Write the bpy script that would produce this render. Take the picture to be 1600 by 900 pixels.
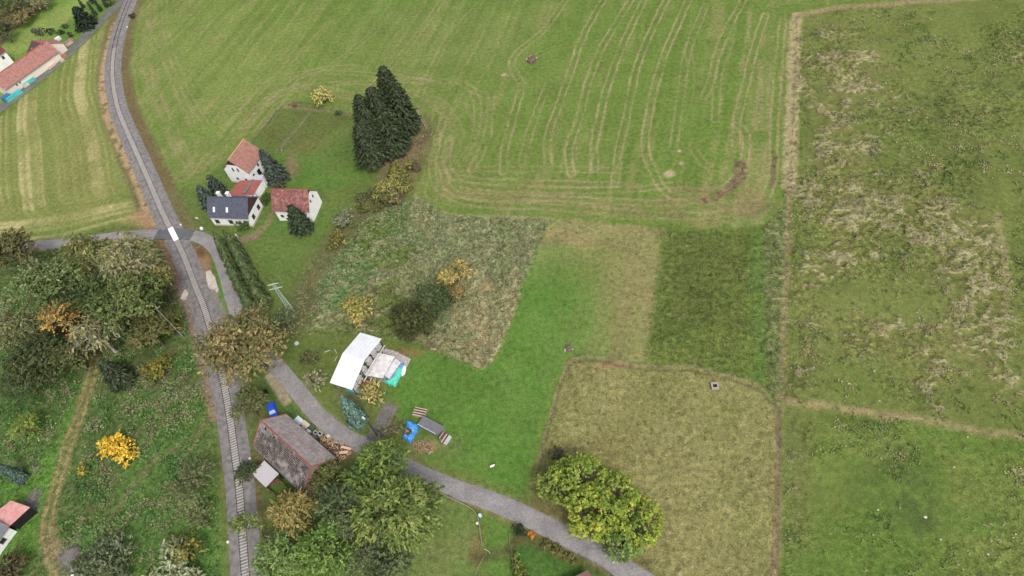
import bpy, math, random
import numpy as np
from mathutils import Vector
random.seed(7); RNG = np.random.default_rng(11)
for o in list(bpy.data.objects): bpy.data.objects.remove(o)
SC = bpy.context.scene; COL = SC.collection; PI = math.pi

# ------------------------------------------------------------------ camera (drone, 122 m up)
CAMH, FPX = 122.0, 1060.0
_n = np.array([180.0, -800.0, -FPX]); _n /= np.linalg.norm(_n)
_Z = -_n; _X = np.array([1., 0, 0]) - _Z[0]*_Z; _X /= np.linalg.norm(_X); _Y = np.cross(_Z, _X)
RCW = np.array([_X, _Y, _Z])
def G(px, py, z=0.0):
    """survey: where the line of sight through photo point (px,py) meets height z"""
    d = RCW @ np.array([px-800., 450.-py, -FPX]); t = (z-CAMH)/d[2]
    return np.array([d[0]*t, d[1]*t])
def MPP(px, py, z=0.0):
    d = RCW @ np.array([px-800., 450.-py, -FPX]); return (z-CAMH)/d[2]
cam = bpy.data.cameras.new('camera'); camo = bpy.data.objects.new('camera', cam); COL.objects.link(camo)
from mathutils import Matrix
camo.matrix_world = Matrix.Translation((0, 0, CAMH)) @ Matrix([list(r) for r in RCW]).to_4x4()
cam.sensor_width = 36; cam.lens = FPX/1600*36; cam.clip_start = 1; cam.clip_end = 8000
SC.camera = camo

# ------------------------------------------------------------------ light: bright overcast
SUN_EL, SUN_AZ = math.radians(52), math.radians(150)      # azimuth clockwise from +Y
w = bpy.data.worlds.new('World'); SC.world = w; w.use_nodes = True
nt = w.node_tree; bg = nt.nodes['Background']; sky = nt.nodes.new('ShaderNodeTexSky')
sky.sky_type = 'NISHITA'; sky.sun_disc = False; sky.sun_elevation = SUN_EL; sky.sun_rotation = SUN_AZ
sky.air_density = 1.0; sky.dust_density = 4.0; sky.ozone_density = 1.0
hs = nt.nodes.new('ShaderNodeHueSaturation'); hs.inputs['Saturation'].default_value = 0.35
nt.links.new(sky.outputs[0], hs.inputs['Color']); nt.links.new(hs.outputs[0], bg.inputs[0]); bg.inputs[1].default_value = 0.14
sl = bpy.data.lights.new('sun', 'SUN'); sl.energy = 1.5; sl.angle = math.radians(11); sl.color = (1, .97, .92)
so = bpy.data.objects.new('sun', sl); COL.objects.link(so)
so.rotation_euler = Vector((math.sin(SUN_AZ)*math.cos(SUN_EL), math.cos(SUN_AZ)*math.cos(SUN_EL), math.sin(SUN_EL))).to_track_quat('Z', 'Y').to_euler()
SC.view_settings.view_transform = 'Standard'; SC.view_settings.look = 'None'
SC.view_settings.gamma = 1; SC.view_settings.exposure = 0.50

# ------------------------------------------------------------------ colour + material helpers
def lin(c, k=1.0):
    a = np.array(c, float)/255.; return np.where(a <= .04045, a/12.92, ((a+.055)/1.055)**2.4)*k
def nodes(name):
    m = bpy.data.materials.new(name); m.use_nodes = True; t = m.node_tree
    return m, t, t.nodes['Principled BSDF'], t.nodes.new, t.links.new
def mathn(t, op, a, b=None, clamp=False):
    n = t.nodes.new('ShaderNodeMath'); n.operation = op; n.use_clamp = clamp
    for i, v in enumerate((a, b)):
        if v is None: continue
        if isinstance(v, (int, float)): n.inputs[i].default_value = v
        else: t.links.new(v, n.inputs[i])
    return n.outputs[0]
def noise(t, vec, scale, detail=4, rough=.6):
    n = t.nodes.new('ShaderNodeTexNoise'); n.inputs['Scale'].default_value = scale
    n.inputs['Detail'].default_value = detail; n.inputs['Roughness'].default_value = rough
    if vec is not None: t.links.new(vec, n.inputs['Vector'])
    return n.outputs[0]
def maprange(t, v, a, b, c, d):
    n = t.nodes.new('ShaderNodeMapRange'); t.links.new(v, n.inputs[0])
    for i, x in enumerate((a, b, c, d)): n.inputs[i+1].default_value = x
    return n.outputs[0]
def mul_col(t, col, val):
    n = t.nodes.new('ShaderNodeVectorMath'); n.operation = 'SCALE'; t.links.new(col, n.inputs[0]); t.links.new(val, n.inputs['Scale']); return n.outputs[0]
def mixc(t, f, a, b):
    n = t.nodes.new('ShaderNodeMix'); n.data_type = 'RGBA'
    for i, v in ((0, f), (6, a), (7, b)):
        if isinstance(v, (int, float)): n.inputs[i].default_value = v
        elif isinstance(v, (tuple, list, np.ndarray)): n.inputs[i].default_value = (*[float(q) for q in v[:3]], 1)
        else: t.links.new(v, n.inputs[i])
    return n.outputs[2]
MATS = {}
def mat(name, rgb, rough=.8, var=.25, scale=3., rgb2=None, bump=.0, metal=0., k=.85, spec=.3):
    """weathered plain surface: two tones mixed by noise, fine grain on top"""
    if name in MATS: return MATS[name]
    m, t, b, N, L = nodes(name); tc = N('ShaderNodeTexCoord').outputs['Object']
    c1 = lin(rgb, k); c2 = lin(rgb2, k) if rgb2 else c1*(1-var)
    f = maprange(t, noise(t, tc, scale, 5, .65), .36, .64, 0, 1)
    c = mixc(t, f, c1, c2); g = maprange(t, noise(t, tc, scale*6, 3, .7), .3, .7, 1-var*.6, 1+var*.6)
    L(mul_col(t, c, g), b.inputs['Base Color']); b.inputs['Roughness'].default_value = rough
    b.inputs['Metallic'].default_value = metal; b.inputs['Specular IOR Level'].default_value = spec
    if bump:
        bp = N('ShaderNodeBump'); bp.inputs['Strength'].default_value = 1; bp.inputs['Distance'].default_value = bump
        L(noise(t, tc, scale*4, 4, .7), bp.inputs['Height']); L(bp.outputs[0], b.inputs['Normal'])
    MATS[name] = m; return m
def tile_mat(name, rgb, rgb2, mortar, tw=.3, th=.36, k=.85, msize=.045, patch=None, pscale=.6):
    m, t, b, N, L = nodes(name); uv = N('ShaderNodeUVMap').outputs[0]; tc = N('ShaderNodeTexCoord').outputs['Object']
    br = N('ShaderNodeTexBrick'); L(uv, br.inputs['Vector'])
    br.inputs['Color1'].default_value = (*lin(rgb, k), 1); br.inputs['Color2'].default_value = (*lin(rgb2, k), 1)
    br.inputs['Mortar'].default_value = (*lin(mortar, k), 1); br.inputs['Scale'].default_value = 1
    br.inputs['Mortar Size'].default_value = msize; br.inputs['Brick Width'].default_value = tw; br.inputs['Row Height'].default_value = th
    br.inputs['Mortar Smooth'].default_value = .3
    c = br.outputs['Color']
    if patch: c = mixc(t, maprange(t, noise(t, tc, pscale, 5, .7), .47, .62, 0, .75), c, lin(patch, k))
    c = mul_col(t, c, maprange(t, noise(t, tc, 1.3, 5, .7), .3, .7, .72, 1.25))
    L(c, b.inputs['Base Color']); b.inputs['Roughness'].default_value = .85
    bp = N('ShaderNodeBump'); bp.inputs['Strength'].default_value = .8; bp.inputs['Distance'].default_value = .03
    L(br.outputs['Fac'], bp.inputs['Height']); bp.invert = True; L(bp.outputs[0], b.inputs['Normal'])
    MATS[name] = m; return m
def leaf_mat(name, transl=.3):
    m, t, b, N, L = nodes(name); at = N('ShaderNodeAttribute'); at.attribute_name = 'Col'
    tc = N('ShaderNodeTexCoord').outputs['Object']
    c = mul_col(t, at.outputs['Color'], maprange(t, noise(t, tc, 1.6, 3, .6), .3, .7, .78, 1.25))
    L(c, b.inputs['Base Color']); b.inputs['Roughness'].default_value = .6; b.inputs['Specular IOR Level'].default_value = .25
    tr = N('ShaderNodeBsdfTranslucent'); L(c, tr.inputs['Color']); mx = N('ShaderNodeMixShader'); mx.inputs[0].default_value = transl
    L(b.outputs[0], mx.inputs[1]); L(tr.outputs[0], mx.inputs[2]); L(mx.outputs[0], t.nodes['Material Output'].inputs[0]); return m
LEAF = leaf_mat('foliage_leaf'); NEEDLE = leaf_mat('foliage_needle', .08); GRASSM = leaf_mat('grass_blade', .3)

# ------------------------------------------------------------------ mesh helpers
def fast_mesh(name, V, F, col=None, mats=(), uv=None, smooth=False):
    """V (n,3), F (m,4) or (m,3) index arrays"""
    me = bpy.data.meshes.new(name); V = np.asarray(V, np.float32); F = np.asarray(F, np.int32); k = F.shape[1]
    me.vertices.add(len(V)); me.vertices.foreach_set('co', V.ravel())
    me.loops.add(F.size); me.loops.foreach_set('vertex_index', F.ravel())
    me.polygons.add(len(F)); me.polygons.foreach_set('loop_start', np.arange(0, F.size, k, dtype=np.int32))
    me.polygons.foreach_set('loop_total', np.full(len(F), k, np.int32))
    me.update(calc_edges=True)
    if col is not None:
        a = me.color_attributes.new('Col', 'FLOAT_COLOR', 'POINT'); c = np.ones((len(V), 4), np.float32); c[:, :3] = col; a.data.foreach_set('color', c.ravel())
    for m in mats: me.materials.append(m)
    if smooth: me.polygons.foreach_set('use_smooth', np.ones(len(F), bool))
    return me
class MB:
    """collects boxes, prisms and tubes in world coordinates -> one mesh"""
    def __init__(s): s.v = []; s.f = []; s.uv = {}
    def add(s, V, F, uvs=None):
        n = len(s.v); s.v += [tuple(map(float, p)) for p in V]
        for i, f in enumerate(F):
            if uvs and uvs[i]: s.uv[len(s.f)] = uvs[i]
            s.f.append(tuple(n+q for q in f))
        return s
    def box(s, c, L, W, H, ang=0, z0=0, taper=1., tilt=0):
        ca, sa = math.cos(ang), math.sin(ang); P = []
        for z, k in ((0, 1), (H, taper)):
            for u, v in ((-1, -1), (1, -1), (1, 1), (-1, 1)):
                x, y = u*L/2*k, v*W/2*k; P.append((c[0]+ca*x-sa*y, c[1]+sa*x+ca*y, z0+z+tilt*x))
        return s.add(P, [(3, 2, 1, 0), (4, 5, 6, 7), (0, 1, 5, 4), (1, 2, 6, 5), (2, 3, 7, 6), (3, 0, 4, 7)])
    def slab(s, P, th):
        """polygon of 3D points thickened downwards"""
        P = [np.array(p, float) for p in P]; n = len(P); Q = [p-np.array([0, 0, th]) for p in P]
        return s.add(P+Q, [tuple(range(n)), tuple(range(2*n-1, n-1, -1))]+[(i, n+i, n+(i+1) % n, (i+1) % n) for i in range(n)])
    def tube(s, pts, rads, k=6):
        pts = [np.array(p, float) for p in pts]; V = []
        for i, p in enumerate(pts):
            d = pts[min(i+1, len(pts)-1)]-pts[max(i-1, 0)]; d /= np.linalg.norm(d)+1e-9
            a = np.cross(d, (0, 0, 1.) if abs(d[2]) < .9 else (1., 0, 0)); a /= np.linalg.norm(a); b = np.cross(d, a)
            for j in range(k):
                t = 2*PI*j/k; V.append(p+rads[i]*(math.cos(t)*a+math.sin(t)*b))
        F = [(i*k+j, i*k+(j+1) % k, (i+1)*k+(j+1) % k, (i+1)*k+j) for i in range(len(pts)-1) for j in range(k)]
        F += [tuple(range(k))[::-1], tuple((len(pts)-1)*k+j for j in range(k))]
        return s.add(V, F)
    def lathe(s, c, prof, k=12):
        V = [(c[0]+r*math.cos(2*PI*j/k), c[1]+r*math.sin(2*PI*j/k), c[2]+z) for r, z in prof for j in range(k)]
        n = len(prof); F = [(i*k+j, i*k+(j+1) % k, (i+1)*k+(j+1) % k, (i+1)*k+j) for i in range(n-1) for j in range(k)]
        return s.add(V, F+[tuple(range(k))[::-1], tuple((n-1)*k+j for j in range(k))])
    def build(s, name, m, parent=None, bevel=0):
        loc = np.array(parent['_loc']) if parent is not None else np.array(s.v).mean(0)*np.array([1, 1, 0])
        me = bpy.data.meshes.new(name); me.from_pydata([tuple(np.array(p)-loc) for p in s.v], [], s.f)
        if s.uv:
            ul = me.uv_layers.new(name='UVMap')
            for fi, uvs in s.uv.items():
                for li, q in zip(me.polygons[fi].loop_indices, uvs): ul.data[li].uv = q
        if m: me.materials.append(m)
        me.update(); return link(name, me, parent, loc)
LOCS = {}
def link(name, me, parent=None, loc=None):
    o = bpy.data.objects.new(name, me); COL.objects.link(o)
    if parent is not None: o.parent = PARENT[parent.key]
    elif loc is not None: o.location = [float(q) for q in loc]
    return o
class Th(dict):
    pass
PARENT = {}
def tag(o, label, cat, group=None, kind=None):
    if label: o['label'] = label
    if cat: o['category'] = cat
    if group: o['group'] = group
    if kind: o['kind'] = kind
    return o
def thing(name, label, cat, loc, group=None):
    o = bpy.data.objects.new(name, None); COL.objects.link(o); o.location = (float(loc[0]), float(loc[1]), float(loc[2]) if len(loc) > 2 else 0.)
    o.empty_display_size = .5; tag(o, label, cat, group)
    t = Th(_loc=(o.location[0], o.location[1], o.location[2])); t.key = len(PARENT); PARENT[t.key] = o; t.o = o; return t
def sub(t, child):
    """handle so that sub-parts can hang under a part"""
    s = Th(_loc=t['_loc']); s.key = len(PARENT); PARENT[s.key] = child; s.o = child; return s
def part(t, name, V, F, col, m, smooth=False):
    me = fast_mesh(name, np.asarray(V)-np.array(t['_loc']), F, col, [m], smooth=smooth); return link(name, me, t)

# ------------------------------------------------------------------ numpy noise / distance fields
TAB = RNG.random((256, 256)).astype(np.float32)
def vn(x, y, cell, seed=0):
    x = x/cell+seed*17.3; y = y/cell+seed*9.1; xi = np.floor(x).astype(int); yi = np.floor(y).astype(int); fx = x-xi; fy = y-yi
    fx = fx*fx*(3-2*fx); fy = fy*fy*(3-2*fy); a = TAB[xi & 255, yi & 255]; b = TAB[(xi+1) & 255, yi & 255]; c = TAB[xi & 255, (yi+1) & 255]; d = TAB[(xi+1) & 255, (yi+1) & 255]
    return (a*(1-fx)+b*fx)*(1-fy)+(c*(1-fx)+d*fx)*fy
def fbm(x, y, cell, seed=0, o=4):
    r = 0; a = .5; s = 0
    for i in range(o): r = r+a*vn(x, y, cell, seed+i); s += a; a *= .55; cell *= .47
    return r/s
def W2(pts): return np.array([G(*p) for p in pts])
def seg_dist(x, y, P, closed=False):
    d = np.full(x.shape, 1e9, np.float64); n = len(P)
    for i in range(n if closed else n-1):
        a, b = P[i], P[(i+1) % n]; ab = b-a; L2 = ab@ab+1e-9
        t = np.clip(((x-a[0])*ab[0]+(y-a[1])*ab[1])/L2, 0, 1); d = np.minimum(d, (x-a[0]-t*ab[0])**2+(y-a[1]-t*ab[1])**2)
    return np.sqrt(d)
def inside(x, y, P):
    r = np.zeros(x.shape, bool); n = len(P)
    for i in range(n):
        a, b = P[i], P[(i+1) % n]
        if a[1] == b[1]: continue
        c = (a[1] > y) != (b[1] > y); r ^= c & (x < (b[0]-a[0])*(y-a[1])/(b[1]-a[1])+a[0])
    return r
def smooth_path(P, step=1.0):
    P = np.asarray(P, float); Q = [P[0]]; out = []
    ext = np.vstack([2*P[0]-P[1], P, 2*P[-1]-P[-2]])
    for i in range(1, len(ext)-2):
        a, b, c, d = ext[i-1:i+3]; n = max(2, int(np.linalg.norm(c-b)/step))
        for t in np.arange(n)/n: out.append(.5*((2*b)+(-a+c)*t+(2*a-5*b+4*c-d)*t*t+(-a+3*b-3*c+d)*t**3))
    out.append(P[-1]); return np.array(out)

# ------------------------------------------------------------------ surveyed lines
RAIL = smooth_path(W2([(238, -110), (222, -70), (209, -20), (203.7, 0), (190, 37), (180.5, 72), (176.5, 107), (178, 135), (185, 170), (197, 201), (212, 235), (234, 285), (258, 340), (272, 367), (289, 403.6), (306, 447.6), (320.7, 484), (339, 548), (352, 606), (361.5, 660), (368, 708), (375.5, 767), (384, 887), (390, 950), (396, 1040), (404, 1200)]), 1.5)
ROAD = smooth_path(W2([(-120, 400), (-40, 390), (45, 384), (100, 380), (160, 372), (220, 367), (262, 366), (300, 368), (322, 375), (340, 393), (352, 425), (362, 462), (382, 515), (411, 550), (437, 577), (470, 617), (500, 652), (540, 683), (585, 703), (640, 733), (700, 760), (760, 780), (815, 803), (870, 831), (930, 862), (980, 892), (1030, 925), (1100, 980), (1200, 1080)]), 1.5)
LANE = smooth_path(W2([(-60, 215), (0, 170), (60, 124), (110, 80), (150, 40), (180, 10), (203, -6), (240, -40), (300, -100)]), 2)
DRIVE = W2([(577, 700), (592, 672), (602, 652), (611, 632)])

# ------------------------------------------------------------------ ground sheet
def axis(a, b, step, far):
    core = np.arange(a, b, step); g = []; s = step; p = core[-1]
    while p < far: s *= 1.35; p += s; g.append(p)
    g2 = []; s = step; p = core[0]
    while p > -far: s *= 1.35; p -= s; g2.append(p)
    return np.concatenate([g2[::-1], core, g])
XS = axis(-236, 134, .36, 3500); YS = axis(20, 272, .36, 3500)
gx, gy = np.meshgrid(XS, YS); X = gx.ravel(); Y = gy.ravel(); N_ = len(X)
jx = X+(fbm(X, Y, 3, 1, 3)-.5)*1.6; jy = Y+(fbm(X, Y, 3, 5, 3)-.5)*1.6
C = np.zeros((N_, 3)); STRAW = np.zeros(N_); ROUGH = np.full(N_, .35); DZ = np.zeros(N_)
K = .70
_W1 = fbm(X, Y, 9, 21, 4)-.5; _W2 = fbm(X, Y, 9, 27, 4)-.5
DESAT = .12
def paint(m, rgb, s=1.0):
    i = np.nonzero(m > .002)[0]; q = np.clip(m[i]*s, 0, 1)[:, None]; c = lin(rgb, K); g = c.mean(); c = (c*(1-DESAT)+g*DESAT*np.array([1.08, 1.06, .86]))*np.array([1.10, 1.0, .94]); C[i] = C[i]*(1-q)+c*q
def poly(pts, soft=.8, x=None, y=None):
    P = W2(pts); xx = jx if x is None else x; yy = jy if y is None else y
    lo = P.min(0)-3; hi = P.max(0)+3; idx = np.where((xx > lo[0]) & (xx < hi[0]) & (yy > lo[1]) & (yy < hi[1]))[0]
    m = np.zeros(N_); d = np.zeros(N_)
    ins = inside(xx[idx], yy[idx], P); ds = seg_dist(xx[idx], yy[idx], P, True); sd = np.where(ins, ds, -ds)
    m[idx] = np.clip(.5+sd/soft/2, 0, 1); d[idx] = np.where(ins, ds, 0); return m, d
def line(pts, wid, soft=.3, jitter=.6, world=False):
    P = np.asarray(pts) if world else W2(pts); lo = P.min(0)-wid-3; hi = P.max(0)+wid+3
    xx = X+(jx-X)*jitter; yy = Y+(jy-Y)*jitter
    idx = np.where((xx > lo[0]) & (xx < hi[0]) & (yy > lo[1]) & (yy < hi[1]))[0]
    m = np.zeros(N_); D = np.full(N_, 99.); D[idx] = seg_dist(xx[idx], yy[idx], P); return np.clip((wid-D)/soft+.5, 0, 1), D
def blob(px, py, rx, ry, warp=.5):
    c = G(px, py); a = G(px+rx, py)-c; b = G(px, py+ry)-c; M = np.linalg.inv(np.array([a, b]).T)
    wx = X+_W1*warp*2.6*abs(a[0]); wy = Y+_W2*warp*2.6*abs(a[0])
    u = M[0, 0]*(wx-c[0])+M[0, 1]*(wy-c[1]); v = M[1, 0]*(wx-c[0])+M[1, 1]*(wy-c[1]); return np.exp(-(u*u+v*v)**1.5*.8)
n_big = fbm(X, Y, 28, 2); n_mid = fbm(X, Y, 7, 8); n_fin = fbm(X, Y, 1.6, 12, 3)
def sm(v, a, b): return np.clip((v-a)/(b-a), 0, 1)
def TUS(x, y):
    x = x+(fbm(x, y, 11, 51, 2)-.5)*7; y = y+(fbm(x, y, 9, 57, 2)-.5)*7; u = x*.966-y*.259; v = x*.259+y*.966; return .62*fbm(u*.62, v, 1.5, 53, 3)+.38*fbm(x, y, .9, 59, 2)
n_tus = TUS(X, Y)
# base meadow
paint(np.ones(N_), (96, 122, 58)); paint(sm(n_big, .4, .65), (112, 128, 62), .7); paint(sm(n_mid, .5, .75), (84, 108, 52), .6)
# --- left lowland (brambles, weeds)
LOW = [(-400, 392), (60, 388), (262, 372), (285, 440), (310, 520), (335, 640), (345, 760), (356, 1100), (-400, 1100)]
mL, _ = poly(LOW); paint(mL, (88, 116, 60)); paint(mL*sm(n_mid, .45, .65), (76, 108, 52), .7); paint(mL*sm(n_fin, .55, .8), (118, 126, 86), .6); ROUGH += mL*.4
paint(poly([(285, 478), (300, 500), (318, 570), (334, 650), (341, 740), (356, 900), (356, 1000), (300, 1000), (300, 840), (332, 720), (322, 640), (300, 560)])[0], (78, 138, 48), .85)
paint(poly([(0, 560), (130, 560), (118, 640), (60, 690), (0, 730)])[0], (72, 112, 52), .7)
paint(poly([(0, 760), (90, 690), (100, 640), (125, 600), (110, 700), (80, 800), (60, 860), (30, 900), (0, 900)])[0], (88, 138, 52), .85)
paint(poly([(200, 900), (110, 860), (150, 800), (215, 700), (275, 650), (330, 620), (340, 700), (345, 900)])[0], (82, 128, 56), .55)
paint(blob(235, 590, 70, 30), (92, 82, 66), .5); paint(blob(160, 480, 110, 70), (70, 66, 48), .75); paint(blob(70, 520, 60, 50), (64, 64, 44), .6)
paint(blob(150, 760, 26, 40), (112, 98, 76), .6); paint(line([(155, 850), (200, 770), (240, 720), (300, 690), (320, 660)], .8, .8)[0], (130, 112, 92), .4)
TR = [(148, 560), (143, 590), (128, 640), (108, 690), (95, 740), (80, 790), (72, 830), (80, 870), (95, 900), (110, 960)]
mt, dt = line(TR, 1.7, .8); paint(mt, (112, 122, 70), .7); paint(np.exp(-((dt-.85)/.42)**2), (158, 142, 104), .75)
paint(blob(85, 850, 16, 26), (142, 130, 98), .7); paint(poly([(87, 880), (98, 862), (122, 848), (130, 870), (112, 892), (92, 890)])[0], (112, 112, 116)); paint(poly([(36, 790), (50, 768), (63, 762), (60, 795), (48, 800)])[0], (120, 120, 122))
paint(blob(56, 728, 9, 7), (120, 120, 112), .8)
# --- left striped field
F2 = [(-300, 420), (-60, 225), (0, 182), (60, 134), (110, 90), (140, 62), (166, 34), (160, 80), (158, 130), (168, 185), (188, 250), (216, 325), (214, 346), (160, 358), (100, 370), (40, 376), (-60, 384), (-300, 400)]
m2, d2 = poly(F2); paint(m2, (126, 142, 74)); e = sm(d2, 6, 1); paint(m2*e, (104, 134, 58), .6)
RR = W2([(240, -120), (185, -10), (166, 34), (157, 80), (156, 130), (166, 185), (184, 250), (210, 325), (236, 400), (262, 470)])
RB = W2([(-300, 416), (-60, 392), (40, 380), (100, 372), (160, 360), (214, 348)])
wr = (fbm(X, Y, 22, 35, 2)-.5)*3; dr = seg_dist(X, Y, smooth_path(RR, 6))+wr; db_ = seg_dist(X, Y, smooth_path(RB, 6))+wr
def stripes(d, s0): return vn(d, d*0, .8, s0)*.55+vn(d, d*0, 2.4, s0+1)*.5
hb = sm(db_, 15, 9); ph = stripes(dr, 3)*(1-hb)+stripes(db_, 13)*hb; brk = .35+.65*sm(fbm(X, Y, 7, 36, 3), .35, .6)
paint(m2*sm(ph, .52, .74)*brk, (184, 180, 130), .8); paint(m2*sm(ph, .44, .28)*brk, (98, 124, 52), .6); paint(m2*blob(130, 250, 45, 90), (136, 140, 84), .4)
# --- strips beyond the lane
m, _ = poly([(-500, 260), (-60, 200), (0, 166), (60, 118), (108, 72), (150, 32), (190, -4), (260, -80), (100, -200), (-600, -150)]); paint(m, (112, 152, 62))
paint(m*line([(-60, 120), (20, 75), (80, 35), (150, -5), (230, -60)], 7, 4)[0], (150, 166, 92), .5)
paint(poly([(-600, 80), (-40, 95), (0, 72), (30, 40), (75, 8), (110, -20), (150, -60), (-100, -200)])[0], (104, 98, 70), .95)
paint(poly([(70, 80), (100, 40), (140, 0), (185, -5), (150, 30), (110, 70), (90, 90)])[0], (92, 132, 56), .8)
# --- big field
F1 = [(260, -110), (222, -30), (214, 10), (204, 60), (200, 105), (207, 150), (225, 200), (244, 243), (268, 290), (300, 296), (345, 262), (395, 218), (440, 166), (470, 158), (548, 178), (600, 180), (640, 168), (662, 190), (676, 215), (672, 240), (657, 278), (648, 304), (656, 322), (700, 334), (860, 342), (1030, 357), (1150, 358), (1196, 348), (1222, 325), (1232, 250), (1237, 100), (1241, 22), (1300, 8), (1500, -6), (1800, -30), (1900, -300), (500, -400)]
m1, d1 = poly(F1, .5); paint(m1, (104, 134, 58)); paint(m1*sm(n_big, .42, .62), (110, 136, 64), .8); paint(m1*sm(n_big, .5, .3), (102, 136, 54), .6)
paint(m1*blob(1000, 80, 200, 120), (98, 134, 52), .6); paint(m1*blob(350, 90, 150, 110), (126, 148, 76), .7); paint(m1*blob(690, 60, 180, 70), (124, 142, 80), .6)
A = G(1000, 300)-G(1060, 40); A /= np.linalg.norm(A); u = X*A[1]-Y*A[0]; sdir = X*A[0]+Y*A[1]
st = vn(u+(fbm(X, Y, 14, 31)-.5)*3, sdir*.02, 1.3, 9); paint(m1*sm(st, .6, .85)*sm(n_mid, .35, .6), (146, 148, 96), .5); paint(m1*sm(st, .4, .2), (92, 124, 48), .4)
dh = d1+(fbm(X, Y, 18, 33)-.5)*2.5
head = vn(dh, dh*0+2, 1.0, 6); hm = m1*sm(dh, 20, 12)*sm(dh, .5, 2)
paint(hm*sm(head, .55, .8)*sm(n_mid, .2, .6), (148, 144, 102), .55)
def tracks(pts, s=.7, rgb=(162, 152, 116), gap=.95, wid=.27):
    s = min(1, s*1.2)
    P = smooth_path(W2([(640+a/2.572, b/2.572) for a, b in pts]), 4); _, D = line(P, 4, world=True, jitter=.35)
    mod = .4+.6*sm(fbm(X, Y, 4.5, 41), .34, .6)
    paint(m1*np.exp(-((D-gap)/wid)**2)*mod, rgb, s)
for pts, s in [([(970, -60), (870, 150), (800, 330), (765, 470), (742, 580), (745, 680)], .9), ([(1060, -60), (960, 150), (905, 300), (880, 430), (845, 590), (825, 740)], .95),
    ([(1140, -40), (1040, 180), (1000, 300), (965, 440), (946, 600), (985, 700), (1030, 775), (1110, 795), (1220, 775), (1310, 720), (1345, 640), (1352, 540), (1310, 500)], .9),
    ([(800, -40), (700, 140), (650, 280), (600, 420), (555, 560), (560, 690)], .8), ([(640, -20), (540, 120), (430, 210), (412, 270), (450, 340), (430, 420), (385, 590), (375, 690)], .75),
    ([(1340, 0), (1250, 180), (1210, 330), (1180, 390)], .7), ([(1430, 60), (1390, 180), (1350, 340), (1315, 480), (1310, 600)], .9), ([(1500, 80), (1485, 250), (1465, 500), (1462, 690), (1430, 790), (1330, 850), (1100, 868), (800, 848), (500, 830), (250, 815), (130, 770), (90, 690), (110, 560), (140, 480)], .6),
    ([(1190, 20), (1120, 200), (1090, 380), (1060, 600)], .55), ([(900, -20), (780, 180), (720, 320), (680, 480), (640, 600), (650, 700)], .8), ([(560, 330), (500, 480), (450, 650)], .5),
    ([(1120, 180), (1130, 330), (1100, 480)], .3), ([(1290, 160), (1240, 300), (1230, 480)], .5), ([(330, 400), (310, 560), (250, 680)], .45), ([(1140, 580), (1180, 660), (1260, 680)], .4),
    ([(170, 690), (210, 740), (400, 760), (800, 765), (1100, 740)], .55), ([(120, 640), (160, 760), (260, 790), (600, 800), (1000, 815), (1180, 800)], .7), ([(160, 560), (150, 680), (230, 720), (500, 735), (900, 745)], .55),
    ([(250, 680), (600, 680), (900, 685)], .5), ([(-300, 335), (0, 325), (200, 330), (270, 400), (260, 560), (210, 640), (230, 700)], .4),
    ([(-300, 60), (-500, 280), (-700, 420)], .3), ([(160, -40), (0, 180), (-200, 400)], .5), ([(330, -40), (160, 150), (40, 380)], .4), ([(-600, 330), (-400, 290), (-150, 300), (60, 330)], .4), ([(470, 240), (560, 200), (700, 170)], .35)]:
    tracks(pts, s)
for P, s in [([(214, 10), (235, 60), (262, 100), (290, 170), (310, 220)], .5), ([(255, -20), (262, 60), (300, 160), (340, 215)], .45), ([(240, 100), (250, 160), (290, 240)], .4), ([(640, 0), (560, 70), (470, 140), (400, 205)], .4), ([(560, 0), (470, 80), (380, 170), (310, 240)], .3), ([(420, 160), (480, 115), (560, 105), (700, 128), (760, 150)], .6), ([(380, 200), (450, 140), (530, 125), (600, 150)], .4)]:
    _, D = line(smooth_path(W2(P), 4), 4, world=True, jitter=.4); paint(m1*np.exp(-((D-.95)/.35)**2)*sm(n_mid, .3, .6), (160, 152, 112), s)
# ruts and bare spots
for P, wd in [([(1157, 258), (1158, 268), (1153, 282)], 1.6), ([(1150, 285), (1135, 300), (1118, 308), (1100, 312)], 1.0), ([(1208, 238), (1209, 262), (1206, 290)], .7)]:
    ml, D = line(P, wd, .5); q = ml*sm(n_fin, .25, .5); paint(q, (122, 102, 84), .7); paint(ml*sm(vn(X, Y, .7, 77), .55, .8), (92, 78, 66), .8); DZ -= ml*.05
paint(blob(1060, 315, 170, 14), (140, 118, 92), .35); paint(blob(760, 300, 120, 16), (138, 128, 90), .3); paint(blob(1180, 330, 30, 10), (130, 112, 92), .4)
for a in [(1045, 272, 8, 5), (1064, 256, 4, 2.5), (1062, 236, 3, 2.5), (787, 117, 4, 2.5)]: paint(blob(*a, .3), (188, 172, 146), .9)
# headland lower edge pale line
paint(line([(648, 305), (656, 324), (700, 335), (860, 343)], .5, .6)[0], (168, 166, 124), .6)
# --- garden meadow round the houses
m, _ = poly([(395, 218), (440, 168), (556, 180), (600, 262), (575, 320), (540, 380), (500, 440), (470, 500), (440, 470), (385, 370), (300, 300), (345, 262)]); paint(m, (92, 124, 56)); paint(m*sm(n_mid, .42, .6), (104, 122, 62), .7); paint(m*sm(n_big, .5, .7), (84, 128, 50), .6)
paint(poly([(400, 222), (442, 170), (552, 182), (480, 240), (430, 235)])[0], (98, 110, 58), .7); paint(blob(480, 225, 40, 24), (118, 122, 76), .5); paint(blob(458, 262, 10, 18), (140, 118, 98), .8); paint(blob(500, 280, 40, 14), (84, 132, 48), .6)
paint(blob(430, 400, 50, 40), (98, 128, 62), .6); paint(line([(374, 376), (395, 370), (415, 352), (426, 335)], 1.0, .5)[0], (138, 128, 100), .7)
paint(line([(385, 372), (398, 369)], 1.5, 1)[0], (140, 124, 104), .6)
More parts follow.
